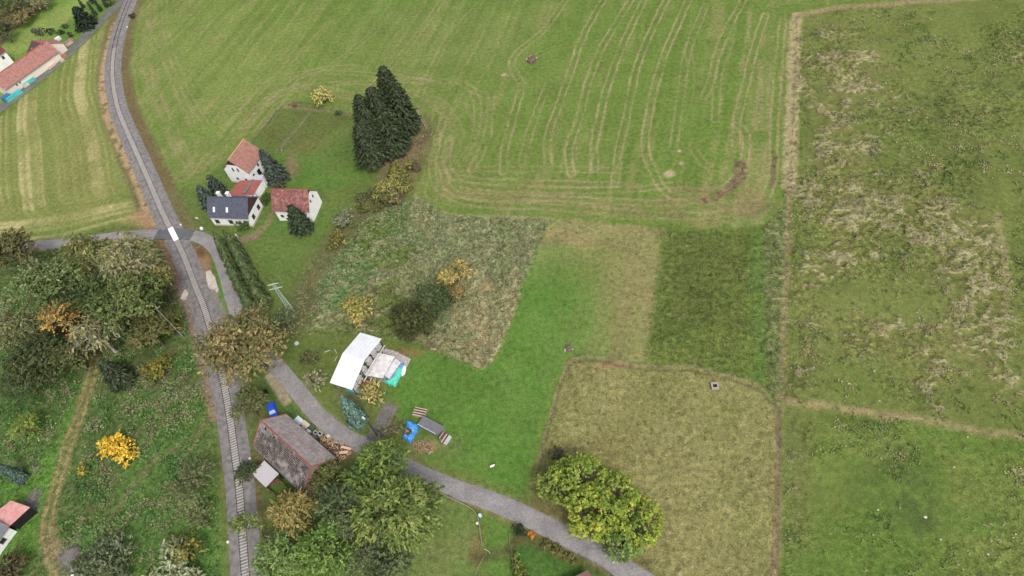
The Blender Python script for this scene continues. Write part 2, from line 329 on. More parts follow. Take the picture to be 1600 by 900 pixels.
# --- rough ditch, spruce floor
paint(line([(655, 200), (630, 250), (600, 310), (555, 350), (520, 400), (490, 450), (470, 500)], 5, 4)[0], (104, 102, 72), .7); paint(blob(615, 262, 28, 34), (140, 122, 98), .85); paint(blob(650, 225, 18, 30), (128, 116, 88), .7)
# --- rough fallow patch
R1 = [(650, 312), (700, 335), (864, 344), (840, 384), (820, 436), (800, 495), (772, 560), (755, 578), (700, 556), (672, 540), (640, 534), (560, 520), (480, 520), (500, 440), (560, 352), (610, 322)]
mr, dr1 = poly(R1); paint(mr, (130, 140, 98)); ROUGH += mr*.6; STRAW += mr*.5
paint(mr*poly([(560, 352), (640, 318), (640, 380), (600, 400), (560, 470), (480, 500), (500, 430)])[0], (86, 124, 66), .7)
paint(mr*blob(520, 440, 34, 36), (92, 136, 88), .5)
g = mr*blob(770, 500, 60, 90); paint(g, (160, 150, 112), .8); STRAW += g*.45; paint(mr*blob(760, 390, 90, 50), (126, 138, 102), .7); STRAW += mr*blob(760, 400, 90, 80)*.2
paint(mr*line([(790, 345), (790, 420), (775, 500)], 1.5, 1)[0], (104, 124, 72), .5)
paint(poly([(540, 345), (640, 345), (650, 400), (625, 420), (690, 424), (700, 470), (640, 540), (560, 530), (545, 470), (600, 440)])[0]*sm(n_mid, .35, .6), (92, 116, 50), .8)
paint(poly([(455, 520), (520, 505), (620, 520), (640, 535), (650, 560), (600, 540), (560, 520), (510, 560), (480, 580), (450, 560)])[0], (98, 120, 58), .7)
# --- bright mown strip
M1 = [(862, 343), (900, 341), (1038, 358), (1025, 470), (1010, 572), (960, 561), (895, 556), (878, 590), (850, 680), (830, 755), (800, 790), (740, 765), (640, 722), (590, 690), (585, 640), (600, 600), (640, 545), (700, 557), (757, 578), (774, 560), (802, 496), (822, 436), (842, 384)]
mm, _ = poly(M1, .5); paint(mm, (86, 132, 50)); paint(mm*sm(n_mid, .45, .65), (98, 138, 60), .7); paint(mm*blob(940, 400, 70, 60), (104, 132, 62), .7)
EDG = W2([(850, 350), (880, 345), (1033, 360), (1020, 470), (1004, 568)]); de = seg_dist(jx, jy, EDG)
hay = mm*sm(de+(n_mid-.5)*12+(n_fin-.5)*5, 21, 0)**1.3; paint(hay, (150, 146, 98), .72); STRAW += hay*.25
sx = vn(de+(n_fin-.5)*.6, de*0, .8, 55); paint(mm*sm(de, 22, 5)*sm(sx, .5, .75), (132, 122, 88), .4)
paint(mm*blob(985, 460, 40, 90), (148, 140, 96), .4); paint(mm*blob(900, 358, 70, 12), (160, 148, 106), .5)
paint(mm*line([(890, 560), (868, 610), (845, 690), (832, 740)], 1.4, 1)[0], (110, 142, 60), .6); paint(mm*blob(720, 600, 60, 30), (84, 122, 48), .5); paint(mm*line([(640, 722), (740, 762), (800, 790)], 2.5, 2)[0], (112, 122, 64), .5)
paint(blob(665, 697, 22, 9, .9), (176, 142, 112), .9); paint(blob(700, 700, 26, 20), (112, 126, 76), .6); paint(blob(605, 655, 26, 30), (112, 116, 74), .7); paint(blob(640, 690, 30, 26), (108, 112, 72), .6)
# --- dark plot
m, dd = poly([(1040, 359), (1120, 362), (1192, 360), (1196, 470), (1196, 604), (1180, 598), (1100, 577), (1011, 572), (1026, 470)], 1.5)
paint(m, (98, 120, 54)); paint(m*sm(n_mid, .48, .62), (86, 108, 50), .8); paint(m*sm(n_fin, .6, .8), (118, 122, 74), .5); paint(m*blob(1090, 430, 60, 80), (84, 96, 50), .5); ROUGH += m*.35; STRAW += m*.14
ps = vn((Y*.97+X*.2)+n_fin*.6, Y*0, 1.2, 71); paint(m*sm(ps, .55, .8)*blob(1100, 540, 110, 50), (106, 124, 52), .6)
paint(m*sm(dd, 4, .5)*line([(1190, 365), (1188, 470), (1194, 604)], 2.5, 2)[0], (96, 136, 62), .7)
# --- strip beside the fence
m, _ = poly([(1192, 356), (1224, 322), (1236, 250), (1240, 250), (1232, 400), (1222, 620), (1214, 636), (1196, 604)], .6); paint(m, (104, 124, 70)); STRAW += m*.45; ROUGH += m*.4
# --- pale pasture
m, _ = poly([(893, 560), (960, 564), (1012, 574), (1100, 580), (1180, 600), (1212, 638), (1214, 760), (1212, 900), (1215, 1200), (1100, 1060), (1010, 925), (940, 868), (830, 760), (850, 682), (876, 600)], .5)
paint(m, (134, 138, 84)); paint(m*sm(n_mid, .45, .65), (120, 130, 72), .7); paint(m*sm(n_big, .4, .6), (142, 142, 92), .5); paint(m*sm(n_fin, .62, .8), (160, 158, 114), .4); ROUGH += m*.15; STRAW += m*.16; paint(m*blob(960, 572, 30, 8), (156, 124, 98), .7)
paint(m*line([(880, 870), (1010, 925), (1100, 1000)], 4, 3)[0], (104, 118, 60), .6); paint(m*blob(940, 700, 60, 40), (128, 126, 76), .5)
# --- right rough pasture
m, _ = poly([(1246, 28), (1300, 14), (1500, 0), (1900, -40), (3500, -200), (3500, 1000), (1900, 720), (1600, 680), (1330, 637), (1225, 625), (1234, 400), (1242, 200)], .6)
paint(m, (102, 124, 58)); paint(m*sm(n_big, .42, .6), (114, 130, 66), .8); paint(m*sm(n_mid, .5, .68), (98, 116, 56), .7); n_pat = fbm(X, Y, 17, 83, 3); ROUGH += m*.6*sm(n_pat, .4, .62)-m*.12; STRAW += m*.3*sm(n_pat, .42, .62)*sm(n_mid, .35, .6)
for a, s in [((1310, 80, 70, 60), .55), ((1320, 150, 70, 70), .8), ((1300, 260, 60, 90), .9), ((1350, 330, 70, 60), .75), ((1290, 400, 60, 60), .55), ((1480, 370, 55, 60), .8), ((1530, 420, 40, 60), .8), ((1420, 540, 90, 40), .7), ((1330, 520, 60, 40), .55), ((1520, 530, 70, 60), .6), ((1430, 300, 60, 30), .4), ((1420, 180, 50, 20), .3), ((1500, 150, 50, 40), .25), ((1540, 240, 30, 20), .35), ((1560, 600, 60, 40), .5), ((1260, 600, 40, 30), .45), ((1590, 90, 30, 30), .35), ((1400, 440, 40, 20), .35), ((1260, 480, 20, 120), .35)]:
    q_ = m*blob(*a, 1.0); STRAW += q_*s*1.0*(.35+.9*sm(n_mid, .35, .62)); paint(q_*(.3+.7*sm(n_fin, .4, .6)), (134, 132, 82), s*.6)
for a, s in [((1460, 170, 40, 50), .5), ((1380, 270, 25, 30), .3), ((1500, 250, 50, 40), .4), ((1250, 590, 40, 30), .6)]: paint(m*blob(*a, .9)*sm(n_fin, .3, .55), (72, 88, 42), s)
paint(m*line([(1560, 335), (1566, 380), (1573, 430), (1572, 500)], .7, .6)[0], (150, 146, 104), .7)
# --- lower right pasture
m, _ = poly([(1226, 634), (1330, 650), (1600, 692), (1900, 735), (3000, 900), (3000, 1500), (1224, 1500), (1222, 760)], .6)
paint(m, (100, 128, 54)); paint(m*sm(n_big, .4, .6), (112, 132, 64), .8); paint(m*sm(n_mid, .52, .68), (92, 124, 50), .8); ROUGH += m*.4*sm(fbm(X, Y, 17, 84, 3), .4, .62)-m*.12; STRAW += m*.14*sm(n_mid, .4, .65)
paint(m*blob(1390, 750, 60, 50)*sm(n_fin, .25, .5), (80, 106, 50), .7); paint(m*blob(1440, 800, 40, 30)*sm(n_fin, .3, .5), (72, 96, 50), .7); paint(m*blob(1250, 740, 26, 120), (112, 118, 72), .6); STRAW += m*blob(1250, 740, 24, 130)*.25; paint(m*blob(1340, 660, 60, 14), (84, 100, 48), .6); STRAW += m*blob(1580, 840, 40, 40)*.3
# --- paths and banks
mp, dp = line([(1244, 24), (1240, 100), (1236, 200), (1233, 290)], 1.7, 1.0); paint(mp, (176, 168, 128), .8); STRAW += mp*.4
mp, dp = line([(1233, 290), (1230, 380), (1224, 500), (1220, 620), (1217, 700), (1214, 800), (1211, 900), (1205, 1100)], .65, .9); paint(mp*(.4+.6*sm(n_fin, .3, .6)), (154, 144, 106), .75); paint(line([(1216, 640), (1214, 720), (1210, 820), (1206, 930)], .35, .3)[0], (112, 88, 70), .6)
mp, dp = line([(1243, 26), (1262, 20), (1310, 12), (1420, 4), (1560, -6)], 1.2, 1.2); paint(mp, (158, 146, 106), .8)
mp, dp = line([(1222, 627), (1300, 636), (1380, 647), (1450, 658), (1530, 672), (1600, 682), (1700, 697), (1900, 730)], .8, 1.2); mp = mp*(.35+.65*sm(n_fin, .3, .55)); paint(mp, (164, 150, 112), .8)
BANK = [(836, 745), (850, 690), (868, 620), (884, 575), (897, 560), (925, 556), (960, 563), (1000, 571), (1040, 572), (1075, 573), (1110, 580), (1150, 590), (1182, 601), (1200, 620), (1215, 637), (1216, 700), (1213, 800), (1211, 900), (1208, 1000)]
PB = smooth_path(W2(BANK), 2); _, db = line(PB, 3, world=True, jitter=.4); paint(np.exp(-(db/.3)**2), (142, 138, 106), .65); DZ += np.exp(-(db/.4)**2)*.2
dbo = seg_dist(X, Y, PB+np.array([.1, -.95])); paint(np.exp(-(dbo/.28)**2), (92, 82, 60), .6); DZ -= np.exp(-(dbo/.35)**2)*.15  # shade line beside the bank painted into the colour, along a shallow trench
for P in ([(397, 219), (420, 194), (443, 167), (470, 162)],): _, db = line(P, 3, jitter=.4); paint(np.exp(-(db/.45)**2), (108, 104, 84), .8); DZ += np.exp(-(db/.6)**2)*.2
_, db = line([(443, 167), (500, 172), (556, 180)], 3, jitter=.4); paint(np.exp(-(db/.7)**2), (132, 126, 92), .8)
_, db = line([(437, 232), (460, 206), (484, 178)], 3, jitter=.3); paint(np.exp(-(db/.35)**2), (148, 140, 112), .6)
_, db = line([(655, 172), (668, 200)], 3, jitter=.3); paint(np.exp(-(db/.4)**2), (150, 140, 112), .5)
# --- gardens bottom
m, _ = poly([(690, 775), (738, 797), (757, 870), (735, 900), (700, 1000), (560, 1000), (580, 900), (650, 850), (680, 800)]); paint(m, (104, 132, 66)); paint(m*sm(n_mid, .5, .7), (122, 136, 80), .6)
m, _ = poly([(755, 800), (812, 825), (800, 860), (800, 900), (790, 1000), (740, 1000), (760, 870)]); paint(m, (92, 132, 54)); paint(blob(745, 860, 7, 22), (142, 112, 84), .7)
m, _ = poly([(812, 838), (870, 850), (960, 900), (1000, 960), (900, 1100), (800, 1000), (800, 860)]); paint(m, (62, 112, 44), .9); paint(m*sm(n_mid, .5, .7), (84, 120, 50), .6)
paint(line([(740, 870), (790, 865), (812, 840)], 1.2, 1)[0], (88, 84, 56), .6); paint(line([(820, 832), (880, 855), (950, 885)], 2.2, 1.5)[0], (98, 92, 56), .6)
paint(line([(765, 787), (815, 812)], 1.5, 1.5)[0], (138, 130, 80), .6); paint(line([(850, 790), (920, 838), (990, 880)], 2.5, 2)[0], (116, 104, 74), .6)
# --- old barn yard
m, _ = poly([(395, 600), (430, 590), (470, 640), (530, 690), (590, 705), (600, 760), (520, 800), (400, 800), (385, 700)]); paint(m, (78, 112, 50), .8); paint(line([(420, 588), (436, 606), (448, 627)], 1.0, .5)[0], (168, 156, 138), .85); paint(blob(525, 705, 34, 14), (132, 104, 84), .8); paint(blob(410, 690, 10, 60), (112, 104, 72), .5)
paint(blob(555, 745, 60, 40), (92, 84, 62), .5); paint(blob(575, 595, 40, 12), (140, 132, 92), .4); paint(blob(560, 615, 30, 14), (118, 112, 104), .6); paint(blob(632, 552, 26, 10), (152, 112, 82), .6)
# --- railway strip
_, dQ = line(ROAD, 5, world=True, jitter=.5); paint(sm(dQ, 2.5, 1.6)*(.3+.7*sm(n_fin, .35, .6)), (146, 136, 108), .7)
_, dR = line(RAIL, 12, world=True, jitter=.6); side = np.zeros(N_)
up = sm(Y, 100, 112)
paint(sm(dR, 6.8, 5.2)*(.35+.65*up), (118, 106, 80), .7)
LE = W2([(180, 36), (172, 60), (163, 100), (160, 140), (166, 178), (186, 222), (212, 280), (236, 335), (242, 350)]); ml, D = line(LE, 1.3, .9, world=True); paint(ml*sm(n_fin, .3, .5), (186, 162, 128), .8)
RE = W2([(203, 60), (193, 110), (205, 150), (218, 195), (240, 245), (265, 290)]); ml, D = line(RE, 1.6, 1, world=True); paint(ml*(.4+.6*sm(n_fin, .35, .6)), (114, 96, 70), .65)
paint(blob(215, 345, 26, 10), (176, 144, 112), .8); paint(line([(255, 375), (268, 410), (284, 450), (296, 480), (318, 570), (336, 650)], 1.2, 1)[0], (146, 116, 96), .8); paint(blob(285, 435, 10, 26), (128, 104, 86), .6)
paint(line([(309, 392), (320, 420), (332, 460)], 1.6, 1)[0], (160, 130, 102), .8); paint(blob(312, 395, 8, 8), (96, 70, 54), .8)
paint(line([(338, 405), (348, 470), (352, 480)], 1.0, .8)[0], (84, 140, 50), .9)
paint(line([(405, 700), (402, 760), (405, 820)], 1.0, 1)[0], (118, 96, 76), .5)
paint(sm(dR, 4.9, 3.6)*sm(Y, 60, 80)*sm(Y, 110, 100), (136, 134, 136), .7)
# fine relief: tussocks in the rough grass, mown fields nearly flat; hollows darkened in the colour as self-shadow
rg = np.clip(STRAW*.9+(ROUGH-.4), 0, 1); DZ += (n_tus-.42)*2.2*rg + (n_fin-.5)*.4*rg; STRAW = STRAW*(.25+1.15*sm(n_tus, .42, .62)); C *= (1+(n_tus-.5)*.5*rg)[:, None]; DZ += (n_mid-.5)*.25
STRAW = np.clip(STRAW, 0, 1); core = ((X > -240) & (X < 138) & (Y > 15) & (Y < 276)); DZ *= core
for P_, wd in ((RAIL, 3.6), (ROAD, 2.4), (LANE, 2.3)):
    _, D = line(P_, wd+2, world=True, jitter=0); DZ *= sm(D, wd-.6, wd+1.2); DZ -= .06*sm(D, wd-.2, wd-.8)
nx_, ny_ = len(XS), len(YS); I = np.arange(N_).reshape(ny_, nx_)
Fg = np.stack([I[:-1, :-1], I[:-1, 1:], I[1:, 1:], I[1:, :-1]], -1).reshape(-1, 4)
gm, t, b, N, L = nodes('ground_grass')
at = N('ShaderNodeAttribute'); at.attribute_name = 'Col'; sa = N('ShaderNodeAttribute'); sa.attribute_name = 'straw'; ra = N('ShaderNodeAttribute'); ra.attribute_name = 'rough'
pos = N('ShaderNodeNewGeometry').outputs['Position']
mpn = N('ShaderNodeMapping'); mpn.inputs['Scale'].default_value = (.75, 2.0, 1); mpn.inputs['Rotation'].default_value = (0, 0, .35); L(pos, mpn.inputs[0])
nf = noise(t, pos, .95, 7, .82); nf2 = noise(t, pos, 4.0, 3, .75); nstr = noise(t, mpn.outputs[0], .9, 6, .78)
amp = mathn(t, 'MULTIPLY', ra.outputs['Fac'], 1.5)
nf3 = noise(t, pos, .12, 4, .6)
f1 = mathn(t, 'ADD', 1.0, mathn(t, 'ADD', mathn(t, 'MULTIPLY', mathn(t, 'SUBTRACT', nf, .5), mathn(t, 'ADD', 1.0, mathn(t, 'MULTIPLY', amp, 3.0))), mathn(t, 'MULTIPLY', mathn(t, 'SUBTRACT', nf3, .5), .55)))
f2 = mathn(t, 'ADD', 1.0, mathn(t, 'MULTIPLY', mathn(t, 'SUBTRACT', nf2, .5), mathn(t, 'ADD', 1.0, mathn(t, 'MULTIPLY', amp, 1.8))))
c = mul_col(t, mul_col(t, at.outputs['Color'], f1), f2)
hue = noise(t, pos, .45, 6, .75); c = mixc(t, maprange(t, hue, .5, .68, 0, .22), c, lin((136, 132, 78), K))
thr = mathn(t, 'SUBTRACT', nstr, mathn(t, 'SUBTRACT', .64, mathn(t, 'MULTIPLY', sa.outputs['Fac'], .26)))
sf = mathn(t, 'MULTIPLY', mathn(t, 'MULTIPLY', thr, 8, True), mathn(t, 'MULTIPLY', sa.outputs['Fac'], 1.4, True), True)
c = mixc(t, mathn(t, 'MULTIPLY', sf, .7), c, lin((190, 180, 144), K*1.1))
L(c, b.inputs['Base Color']); b.inputs['Roughness'].default_value = .95; b.inputs['Specular IOR Level'].default_value = .1
bp = N('ShaderNodeBump'); bp.inputs['Distance'].default_value = .4; L(mathn(t, 'MULTIPLY', ra.outputs['Fac'], .9, True), bp.inputs['Strength']); L(mathn(t, 'ADD', nf, mathn(t, 'MULTIPLY', nf2, .4)), bp.inputs['Height']); L(bp.outputs[0], b.inputs['Normal'])
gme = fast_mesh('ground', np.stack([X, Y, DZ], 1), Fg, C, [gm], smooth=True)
for nm, arr in (('straw', STRAW), ('rough', np.clip(ROUGH, 0, 1))):
    a = gme.attributes.new(nm, 'FLOAT', 'POINT'); a.data.foreach_set('value', arr.astype(np.float32))
go = link('ground', gme); go['kind'] = 'structure'
def near_idx(x, y):
    return np.clip(np.searchsorted(YS, y), 0, ny_-1)*nx_+np.clip(np.searchsorted(XS, x), 0, nx_-1)

# ------------------------------------------------------------------ roads, ballast, rails
def ribbon(path, prof, closed_prof=False):
    """sweep a cross profile [(offset,z)...] along a path"""
    P = np.asarray(path); d = np.gradient(P, axis=0); d /= np.linalg.norm(d, axis=1)[:, None]; nrm = np.stack([-d[:, 1], d[:, 0]], 1)
    k = len(prof); V = []; 
    for o, z in prof: V.append(np.column_stack([P+nrm*o, np.full(len(P), z)]))
    V = np.stack(V, 1).reshape(-1, 3); n = len(P); F = []
    for j in range(k if closed_prof else k-1):
        a = np.arange(n-1)*k+j; b_ = np.arange(n-1)*k+(j+1) % k; F.append(np.stack([a, a+k, b_+k, b_], 1))
    return V, np.concatenate(F)
def asphalt_mat(name, rgb, rgb2, sc, grain=1.0):
    m, t, b, N, L = nodes(name); p = N('ShaderNodeNewGeometry').outputs['Position']
    c = mixc(t, maprange(t, noise(t, p, sc, 5, .65), .38, .64, 0, 1), lin(rgb, .8), lin(rgb2, .8))
    c = mul_col(t, c, maprange(t, noise(t, p, 2.2, 6, .9), .32, .68, .62, 1.38)); c = mixc(t, maprange(t, noise(t, p, .9, 6, .8), .58, .66, 0, .45), c, lin([q*.72 for q in rgb2], .8))
    L(c, b.inputs['Base Color']); b.inputs['Roughness'].default_value = .9; b.inputs['Specular IOR Level'].default_value = .2
    bp = N('ShaderNodeBump'); bp.inputs['Distance'].default_value = .05; L(noise(t, p, 9, 3, .8), bp.inputs['Height']); L(bp.outputs[0], b.inputs['Normal']); return m
ASPH = asphalt_mat('worn_asphalt', (154, 149, 147), (134, 130, 131), .35); ASPH2 = asphalt_mat('lane_asphalt', (122, 120, 118), (102, 102, 98), .3); ASPHD = asphalt_mat('fresh_asphalt', (96, 98, 102), (112, 112, 114), .6)
BAL = asphalt_mat('ballast_stone', (146, 142, 142), (112, 106, 102), 1.1); GRAV = asphalt_mat('drive_gravel', (128, 122, 116), (104, 102, 92), .8)
def flat(name, path, hw, z, m, jit=.3):
    P = np.asarray(path); n = len(P); o = [(fbm(P[:, 0], P[:, 1], 2.2, s)-.5)*2*jit for s in (3, 13)]
    d = np.gradient(P, axis=0); d /= np.linalg.norm(d, axis=1)[:, None]; nr = np.stack([-d[:, 1], d[:, 0]], 1)
    Lf = P+nr*(hw+o[0])[:, None]; Rt = P-nr*(hw+o[1])[:, None]; lo = P+nr*(hw+.5); ro = P-nr*(hw+.5)
    V = np.concatenate([np.column_stack([q, np.full(n, zz)]) for q, zz in ((lo, -.08), (Lf, z), (Rt, z), (ro, -.08))]); i = np.arange(n-1)
    F = np.concatenate([np.stack([i+a*n, i+(a+1)*n, i+(a+1)*n+1, i+a*n+1], 1) for a in range(3)])
    o = link(name, fast_mesh(name, V, F, None, [m])); o['kind'] = 'structure'; return o
# dense resample so that edges are uneven
i0 = int(np.argmin(np.hypot(*(ROAD-G(272, 367)).T)))
flat('road', smooth_path(ROAD[::2], .8), 1.42, .05, ASPH); flat('farm_lane', smooth_path(LANE, 1), 1.8, .05, ASPH2)
flat('driveway', smooth_path(DRIVE, .7), 1.5, .045, GRAV, .5)
V, F = ribbon(RAIL, [(-3.1, -.1), (-2.6, .05), (-1.8, .33), (-.95, .42), (-.7, .325), (.7, .325), (.95, .42), (1.8, .33), (2.6, .05), (3.1, -.1)])
V = V + np.column_stack([np.zeros(len(V)), np.zeros(len(V)), (RNG.random(len(V))-.5)*.04]); o = link('railway_ballast', fast_mesh('railway_ballast', V, F, None, [BAL])); o['kind'] = 'structure'
# crossing ramps, fresh asphalt
ic = int(np.argmin(np.hypot(*(RAIL-G(270.5, 366.5)).T))); dRr = RAIL[ic+1]-RAIL[ic-1]; aR = math.atan2(dRr[1], dRr[0]); cx, cy = RAIL[ic]
dRo = ROAD[i0+1]-ROAD[i0-1]; aRo = math.atan2(dRo[1], dRo[0]); er = np.array([math.cos(aRo), math.sin(aRo)]); en = np.array([-er[1], er[0]])
mb = MB()
for s in (-1, 1):
    q = [np.array([cx, cy])+er*s*.95/abs(math.sin(aR-aRo))+en*v*2.0+np.array([math.cos(aR), math.sin(aR)])*v*0 for v in (-1, 1)]
    al = np.array([math.cos(aR), math.sin(aR)])/abs(math.sin(aR-aRo)); perp = er*s
    a1 = np.array([cx, cy])+perp*1.0-al*2.0; a2 = np.array([cx, cy])+perp*1.0+al*2.0; b1 = np.array([cx, cy])+perp*5.5-en*1.7; b2 = np.array([cx, cy])+perp*5.5+en*1.7
    if (a1-a2)@(b1-b2) < 0: b1, b2 = b2, b1
    mid1, mid2 = (a1*.45+b1*.55), (a2*.45+b2*.55)
    P = [(*a1, .47), (*mid1, .40), (*b1, .075), (*b2, .075), (*mid2, .40), (*a2, .47)]
    if s < 0: P = P[::-1]
    mb.slab(P, .5)
o = mb.build('crossing_ramp', ASPHD); o['kind'] = 'structure'
RUST = mat('rail_steel', (92, 80, 74), .5, .2, 3, (70, 60, 56), k=.7); CONC = mat('sleeper_concrete', (186, 180, 172), .85, .15, 2.5)
tk = thing('railway_track', 'single railway line on concrete sleepers curving past the wood and houses', 'railway track', (cx, cy, 0))
for s in (-.7535, .7535):
    V, F = ribbon(RAIL, [(s-.07, .33), (s-.07, .36), (s-.02, .375), (s-.036, .45), (s-.036, .49), (s+.036, .49), (s+.036, .45), (s+.02, .375), (s+.07, .36), (s+.07, .33)], True); part(tk, 'rail', V, F, None, RUST)
dl = np.concatenate([[0], np.cumsum(np.linalg.norm(np.diff(RAIL, axis=0), axis=1))]); ss = np.arange(0, dl[-1], .6)
SX = np.interp(ss, dl, RAIL[:, 0]); SY = np.interp(ss, dl, RAIL[:, 1]); SA = np.arctan2(np.gradient(SY), np.gradient(SX))
inview = [i for i in range(len(ss)) if 21 < SY[i] < 215 and abs(math.hypot(SX[i]-cx, SY[i]-cy)) > 2.4]; inview.sort(key=lambda i: SX[i]**2+SY[i]**2)
def sleeper_mb(mbx, x, y, a, z0=.15):
    ca, sa_ = math.cos(a), math.sin(a); pr = [(-1.2, .18), (-.75, .225), (-.3, .205), (.3, .205), (.75, .225), (1.2, .18)]; V = []
    for u, z in pr:
        for q, zz in ((-.13, 0), (-.11, z), (.11, z), (.13, 0)): V.append((x-sa_*u+ca*q, y+ca*u+sa_*q, z0+zz))
    F = [(i*4+j, i*4+(j+1) % 4, (i+1)*4+(j+1) % 4, (i+1)*4+j) for i in range(5) for j in range(4)]+[(3, 2, 1, 0), (20, 21, 22, 23)]; mbx.add(V, F)
m1_ = MB(); sleeper_mb(m1_, 0, 0, 0); sme = bpy.data.meshes.new('sleeper'); sme.from_pydata(m1_.v, [], m1_.f); sme.materials.append(CONC)
for i in inview[:100]:
    o = link('sleeper', sme, tk); o.location = (SX[i]-cx, SY[i]-cy, 0); o.rotation_euler = (0, 0, SA[i])
rest = MB()
for i in inview[100:]: sleeper_mb(rest, SX[i], SY[i], SA[i])
o = rest.build('sleepers', CONC, tk); o['kind'] = 'stuff'
dk = MB(); dk.box((cx, cy), 5.6, 1.36, .12, aR, .37); t_ = dk.build('crossing_panel', mat('crossing_white', (250, 250, 250), .6, .06, 2, k=1.0)); t_.name = 'crossing_panel'
tag(t_, 'bright white panel laid between the rails at the level crossing', 'crossing panel')
print('ground done', N_)
# ------------------------------------------------------------------ vegetation builders
def leaf_quads(P, Nn, size, rng, fold=.25, aspect=1.5, up=None):
    """folded diamond leaves/sprays at points P facing Nn; up = preferred long direction"""
    n = len(P); a = rng.normal(size=(n, 3)) if up is None else up+rng.normal(size=(n, 3))*.25
    Nn = Nn/(np.linalg.norm(Nn, axis=1)[:, None]+1e-9); a -= (a*Nn).sum(1)[:, None]*Nn; a /= np.linalg.norm(a, axis=1)[:, None]+1e-9; b = np.cross(Nn, a)
    s = (size*(.6+.8*rng.random(n)))[:, None]; f = fold*s*Nn
    V = np.stack([P+a*s*aspect/2, P+b*s/2-f, P-a*s*aspect/2, P-b*s/2-f], 1).reshape(-1, 3)
    return V, np.arange(4*n).reshape(n, 4)
def cols(pal, idx, n, rng, jit=.18, k=1.0):
    A = np.array([lin(p, k) for p in pal]); A = A*(1-.06)+A.mean(1)[:, None]*.06; c = A[idx]*(1+rng.normal(size=(n, 1))*jit); c[:, 0:1] *= 1+rng.normal(size=(n, 1))*.06; return np.repeat(np.clip(c, .004, 1), 4, 0)
BARK = mat('bark', (112, 98, 84), .95, .3, 4, (78, 68, 58)); BIRCH = mat('birch_bark', (214, 208, 198), .8, .2, 2.2, (120, 112, 104)); SPRB = mat('spruce_bark', (150, 134, 122), .9, .25, 3)
KL = 1.32
def lobes_for(rng, R, rz, n, lr, squash=(1, 1), rin=.5):
    out = []
    for i in range(n):
        z = rng.uniform(-.45, 1); a = rng.uniform(0, 2*PI)+i*2.4; q = math.sqrt(max(0, 1-z*z)); r = rng.uniform(rin, max(.85, rin+.1)) if i else 0
        out.append((np.array([math.cos(a)*q*R*r*squash[0], math.sin(a)*q*R*r*squash[1], z*rz*r]), R*lr*rng.uniform(.75, 1.25)))
    return out
def crown_leaves(rng, c, lobes, nleaf, size, pal, shell=.4, flat=.8, droop=0, k=KL, outn=1.0, pw=None, per=13, spr=1.0, rad=.45):
    """leaves grow in short sprays that start on the lobes and point outwards (and down when droop > 0)"""
    w_ = np.array([l[1]**2 for l in lobes]); cnt = rng.multinomial(max(1, nleaf//per), w_/w_.sum()); Ps = []; Ns = []; Is = []; Us = []; Bs = []
    for (q, r), m in zip(lobes, cnt):
        if m == 0: continue
        d = rng.normal(size=(m, 3)); d /= np.linalg.norm(d, axis=1)[:, None]; d[:, 2] = np.where(d[:, 2] < -.3, -d[:, 2], d[:, 2])
        rr = r*rng.random(m)**shell*(1+.12*np.sin(d[:, 0]*7+q[0])*np.cos(d[:, 1]*6+q[1])); st = q+d*rr[:, None]*np.array([1, 1, flat])
        g = st/(np.linalg.norm(st, axis=1)[:, None]+1e-6); dr = g*rad+d*.6+rng.normal(size=(m, 3))*.42; dr[:, 2] += .15-droop*.9; dr /= np.linalg.norm(dr, axis=1)[:, None]
        L_ = size*spr*(3.6+2.6*rng.random(m))*(1.25 if droop else 1); tt = rng.random((m, per))
        p = st[:, None, :]+dr[:, None, :]*(tt*L_[:, None])[:, :, None]+rng.normal(size=(m, per, 3))*size*.55*(1.15-tt)[:, :, None]; p[:, :, 2] -= (.25+droop*.5)*L_[:, None]*tt**2
        nn = np.repeat(d[:, None, :]*.5*outn, per, 1)+rng.normal(size=(m, per, 3))*.4+np.array([0, 0, .6]); base = rng.choice(len(pal), p=pw); sp = np.where(rng.random(m) < .55, base, rng.integers(0, len(pal), m))
        Ps.append(p.reshape(-1, 3)); Ns.append(nn.reshape(-1, 3)); Us.append(np.repeat(dr, per, 0)); Is.append(np.repeat(sp, per)); Bs.append(np.repeat(1+rng.normal(size=m)*.16, per))
    P = np.concatenate(Ps)+c; Nn = np.concatenate(Ns); I_ = np.concatenate(Is); V, F = leaf_quads(P, Nn, size, rng, up=np.concatenate(Us), aspect=1.7 if not droop else 2.2)
    return V, F, cols(pal, I_, len(P), rng, k=k)*np.repeat(np.concatenate(Bs), 4)[:, None].clip(.5, 1.5)
